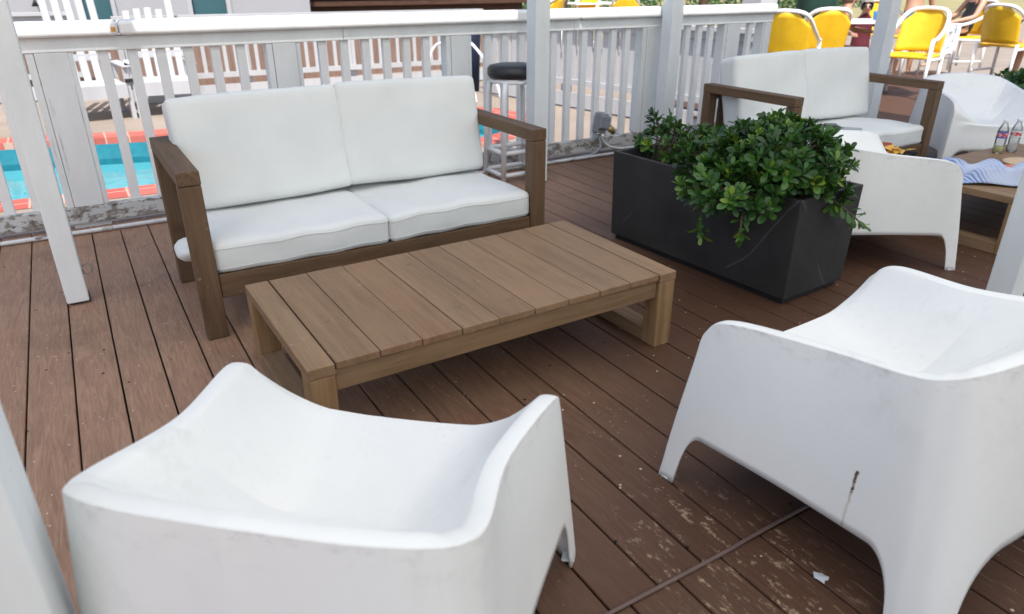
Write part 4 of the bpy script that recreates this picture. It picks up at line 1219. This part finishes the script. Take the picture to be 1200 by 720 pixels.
def clubhouse():
    t = thing('clubhouse', 'pale grey building beyond the pool at the upper left', 'building', (0, 13.2, -.15))
    bm = bmesh.new()
    xs = [-8, .35, .95, 1.95, 2.5, 3.9]
    for a, b, z0, z1 in ((-8, .42, 0, 4), (.42, .86, 0, .6), (.42, .86, 2.2, 4), (.86, 1.98, 0, 4), (1.98, 2.52, 2.3, 4), (2.52, 3.9, 0, 4)):
        box(bm, a, b, 0, .2, z0, z1)
    obj('wall', bm, M['wall_grey'], t)
    w = obj('window', bx(.40, .88, -.02, .0, .56, .60), M['paint_far'], t)
    obj('pane', bx(.421, .859, .08, .10, .601, 2.199), M['glass_teal'], w)
    for x in (.40, .86): obj('frame', bx(x - .03, x + .03, -.03, -.002, .601, 2.25), M['paint_far'], w)
    d = obj('door', bx(1.985, 2.515, .06, .10, 0, 2.295), M['glass_teal'], t)
    for x in (1.95, 2.55): obj('door_frame', bx(x - .035, x + .035, -.03, -.001, 0, 2.33), M['paint_far'], d)
    obj('roof', bx(-8.3, 4.2, -.5, 4, 4.001, 4.2), M['wall_grey'], t)
    lm = thing('wall_lamp', 'small dark lamp fixed to the grey building at the upper left', 'lamp', (-.15, 13.17, .98))
    obj('arm', tb([(0, .02, .1), (0, -.08, .06)], .012, n=6), M['black'], lm); obj('shade', lt([(.01, .08), (.05, 0), (.045, 0), (0, .07)], n=10), M['black'], lm, smooth=True, loc=(0, -.09, -.03))
clubhouse()
def pool_bar():
    t = thing('pool_bar', 'dark red brown timber bar hut beyond the fence at the top', 'bar', (6.2, 14.0, -.15))
    obj('counter_front', bx(-2.25, 2.55, 0, .1, 0, 1.0), M['barwood'], t); obj('counter_top', bx(-2.35, 2.65, -.2, .5, 1.001, 1.07), M['barwood'], t)
    for x in (-2.2, 0, 2.4): obj('post', bx(x - .06, x + .06, .3, .42, 1.071, 2.6), M['pole'], t)
    obj('back_wall', bx(-2.25, 2.55, 2.0, 2.1, 0, 2.6), M['barwood'], t); obj('roof', bx(-2.8, 3.1, -.8, 2.6, 2.601, 2.75), M['barwood'], t)
pool_bar()
def misc_far():
    for i, (x, y, r, h, m, lab) in enumerate(((8.72, 12.4, .07, 2.8, 'pole', 'brown timber pole beyond the railing between the yellow chairs'), (12.3, 12.2, .10, 2.8, 'pole', 'thick brown timber pole beyond the railing left of the white column'))):
        t = thing('timber_pole', lab, 'pole', (x, y, -.15), 0, 'brown poles beyond the railing')
        obj('shaft', lt([(0, 0), (r, 0), (r * .9, h), (0, h)], n=12), M[m], t, smooth=True)
        obj('collar', lt([(r, .9), (r * 1.15, .9), (r * 1.15, .96), (r, .96)], n=12), M['black'], t, smooth=True)
    t = thing('white_column', 'square white column beyond the railing end', 'column', (13.4, 11.6, -.15), 0)
    obj('shaft', bx(-.26, .26, -.26, .26, .12, 3), M['paint_far'], t); obj('plinth', bx(-.32, .32, -.32, .32, 0, .119), M['paint_far'], t)
    # closed dark green parasol
    t = thing('parasol', 'closed dark green parasol behind the yellow chairs', 'parasol', (11.9, 9.0, 0))
    obj('canopy', lt([(.05, 2.6), (.16, 2.3), (.30, 1.4), (.36, .7), (.30, .62), (.05, .7)], n=14), M['green_far'], t, smooth=True)
    obj('pole', lt([(0, 0), (.03, 0), (.03, 2.7), (0, 2.7)], n=10), M['pvc'], t, smooth=True); obj('base', lt([(0, 0), (.25, 0), (.25, .06), (.06, .1), (0, .1)], n=16), M['grey'], t, smooth=True)
    patio_table('patio_table', 'white table beyond the railing among the yellow chairs', 9.75, 12.9, 1.3, .8, .86)
    # hedge far right
    t = thing('hedge', 'low dark green hedge far beyond the railing', 'hedge', (24, 27, -.15))
    bm = bmesh.new(); tone = bm.faces.layers.float.new('tone'); rnd = random.Random(5)
    for _ in range(5200):
        x = rnd.uniform(-16, 16); y = rnd.uniform(-.7, .7); z = rnd.uniform(.05, 1.0 + .2 * math.sin(x * 1.3) + .12 * math.sin(x * 3.1))
        c = Vector((x, y, z)); d = Vector((rnd.uniform(-1, 1), rnd.uniform(-1, 1), rnd.uniform(-.5, 1))).normalized() * .13; s = d.orthogonal().normalized() * .06
        f = bm.faces.new([bm.verts.new(c - d), bm.verts.new(c + s), bm.verts.new(c + d), bm.verts.new(c - s)]); f[tone] = rnd.uniform(.2, .8)
    obj('foliage', bm, M['leaf'], t, recalc=False)
    sb = bmesh.new()
    for k in range(40): tube(sb, [(-16 + k * .82, 0, 0), (-16 + k * .82 + .1, 0, .6)], [.03, .015], n=5, caps=False)
    obj('stem', sb, M['stem'], t)
misc_far()
def paint_flake():
    bm = bmesh.new(); rnd = random.Random(4)
    c = bm.verts.new((0, 0, .004)); n = 12; ring = [bm.verts.new((rnd.uniform(.010, .024) * math.cos(k * 2 * PI / n), rnd.uniform(.010, .024) * math.sin(k * 2 * PI / n), .001)) for k in range(n)]
    for k in range(n): bm.faces.new((ring[k], ring[(k + 1) % n], c))
    o = obj('paint_flake', bm, plain('grey paint flake', (.6, .62, .65), .5, .1, 50), loc=(1.30, .70, .0005)); tag(o, 'pale grey paint flake stuck on the deck beside the rust streaked armchair', 'flake')
paint_flake()

# ------------------------------------------------------------------ LIGHT, CAMERA
SUN_EL, SUN_AZ = R(58), math.atan2(-.33, -.75)      # azimuth measured from +Y towards +X
w = bpy.data.worlds.new('World'); sc.world = w; w.use_nodes = True
nt = w.node_tree; bg = nt.nodes['Background']
sky = nt.nodes.new('ShaderNodeTexSky'); sky.sky_type = 'NISHITA'; sky.sun_disc = False
sky.sun_elevation = SUN_EL; sky.sun_rotation = SUN_AZ; sky.air_density = 1.0; sky.dust_density = 2.2; sky.ozone_density = .75
nt.links.new(sky.outputs[0], bg.inputs['Color']); bg.inputs['Strength'].default_value = .15
sd = bpy.data.lights.new('sun', 'SUN'); sd.energy = 4.2; sd.angle = R(.6); sd.color = (1, .95, .88)
so = bpy.data.objects.new('sun', sd); COL.objects.link(so)
dirv = Vector((math.sin(SUN_AZ) * math.cos(SUN_EL), math.cos(SUN_AZ) * math.cos(SUN_EL), math.sin(SUN_EL)))
so.rotation_euler = dirv.to_track_quat('Z', 'Y').to_euler(); so.location = dirv * 30

cam = bpy.data.cameras.new('camera'); co = bpy.data.objects.new('camera', cam); COL.objects.link(co)
cam.sensor_width = 36; cam.lens = 825.885 / 1200 * 36; cam.clip_end = 900; cam.clip_start = .05
yaw, pitch = .5451, .4363
fwd = Vector((math.sin(yaw) * math.cos(pitch), math.cos(yaw) * math.cos(pitch), -math.sin(pitch)))
co.location = (0, 0, 1.3176); co.rotation_euler = fwd.to_track_quat('-Z', 'Y').to_euler()
cam.dof.use_dof = True; cam.dof.focus_distance = 2.7; cam.dof.aperture_fstop = 3.2
sc.camera = co
sc.view_settings.view_transform = 'Standard'; sc.view_settings.look = 'None'; sc.view_settings.gamma = 1; sc.view_settings.exposure = .57
sc.render.engine = 'CYCLES'
sc.cycles.use_denoising = True; sc.cycles.max_bounces = 8; sc.cycles.diffuse_bounces = 5; sc.cycles.transparent_max_bounces = 12
sc.cycles.sample_clamp_indirect = 8; sc.cycles.caustics_reflective = False; sc.cycles.caustics_refractive = False
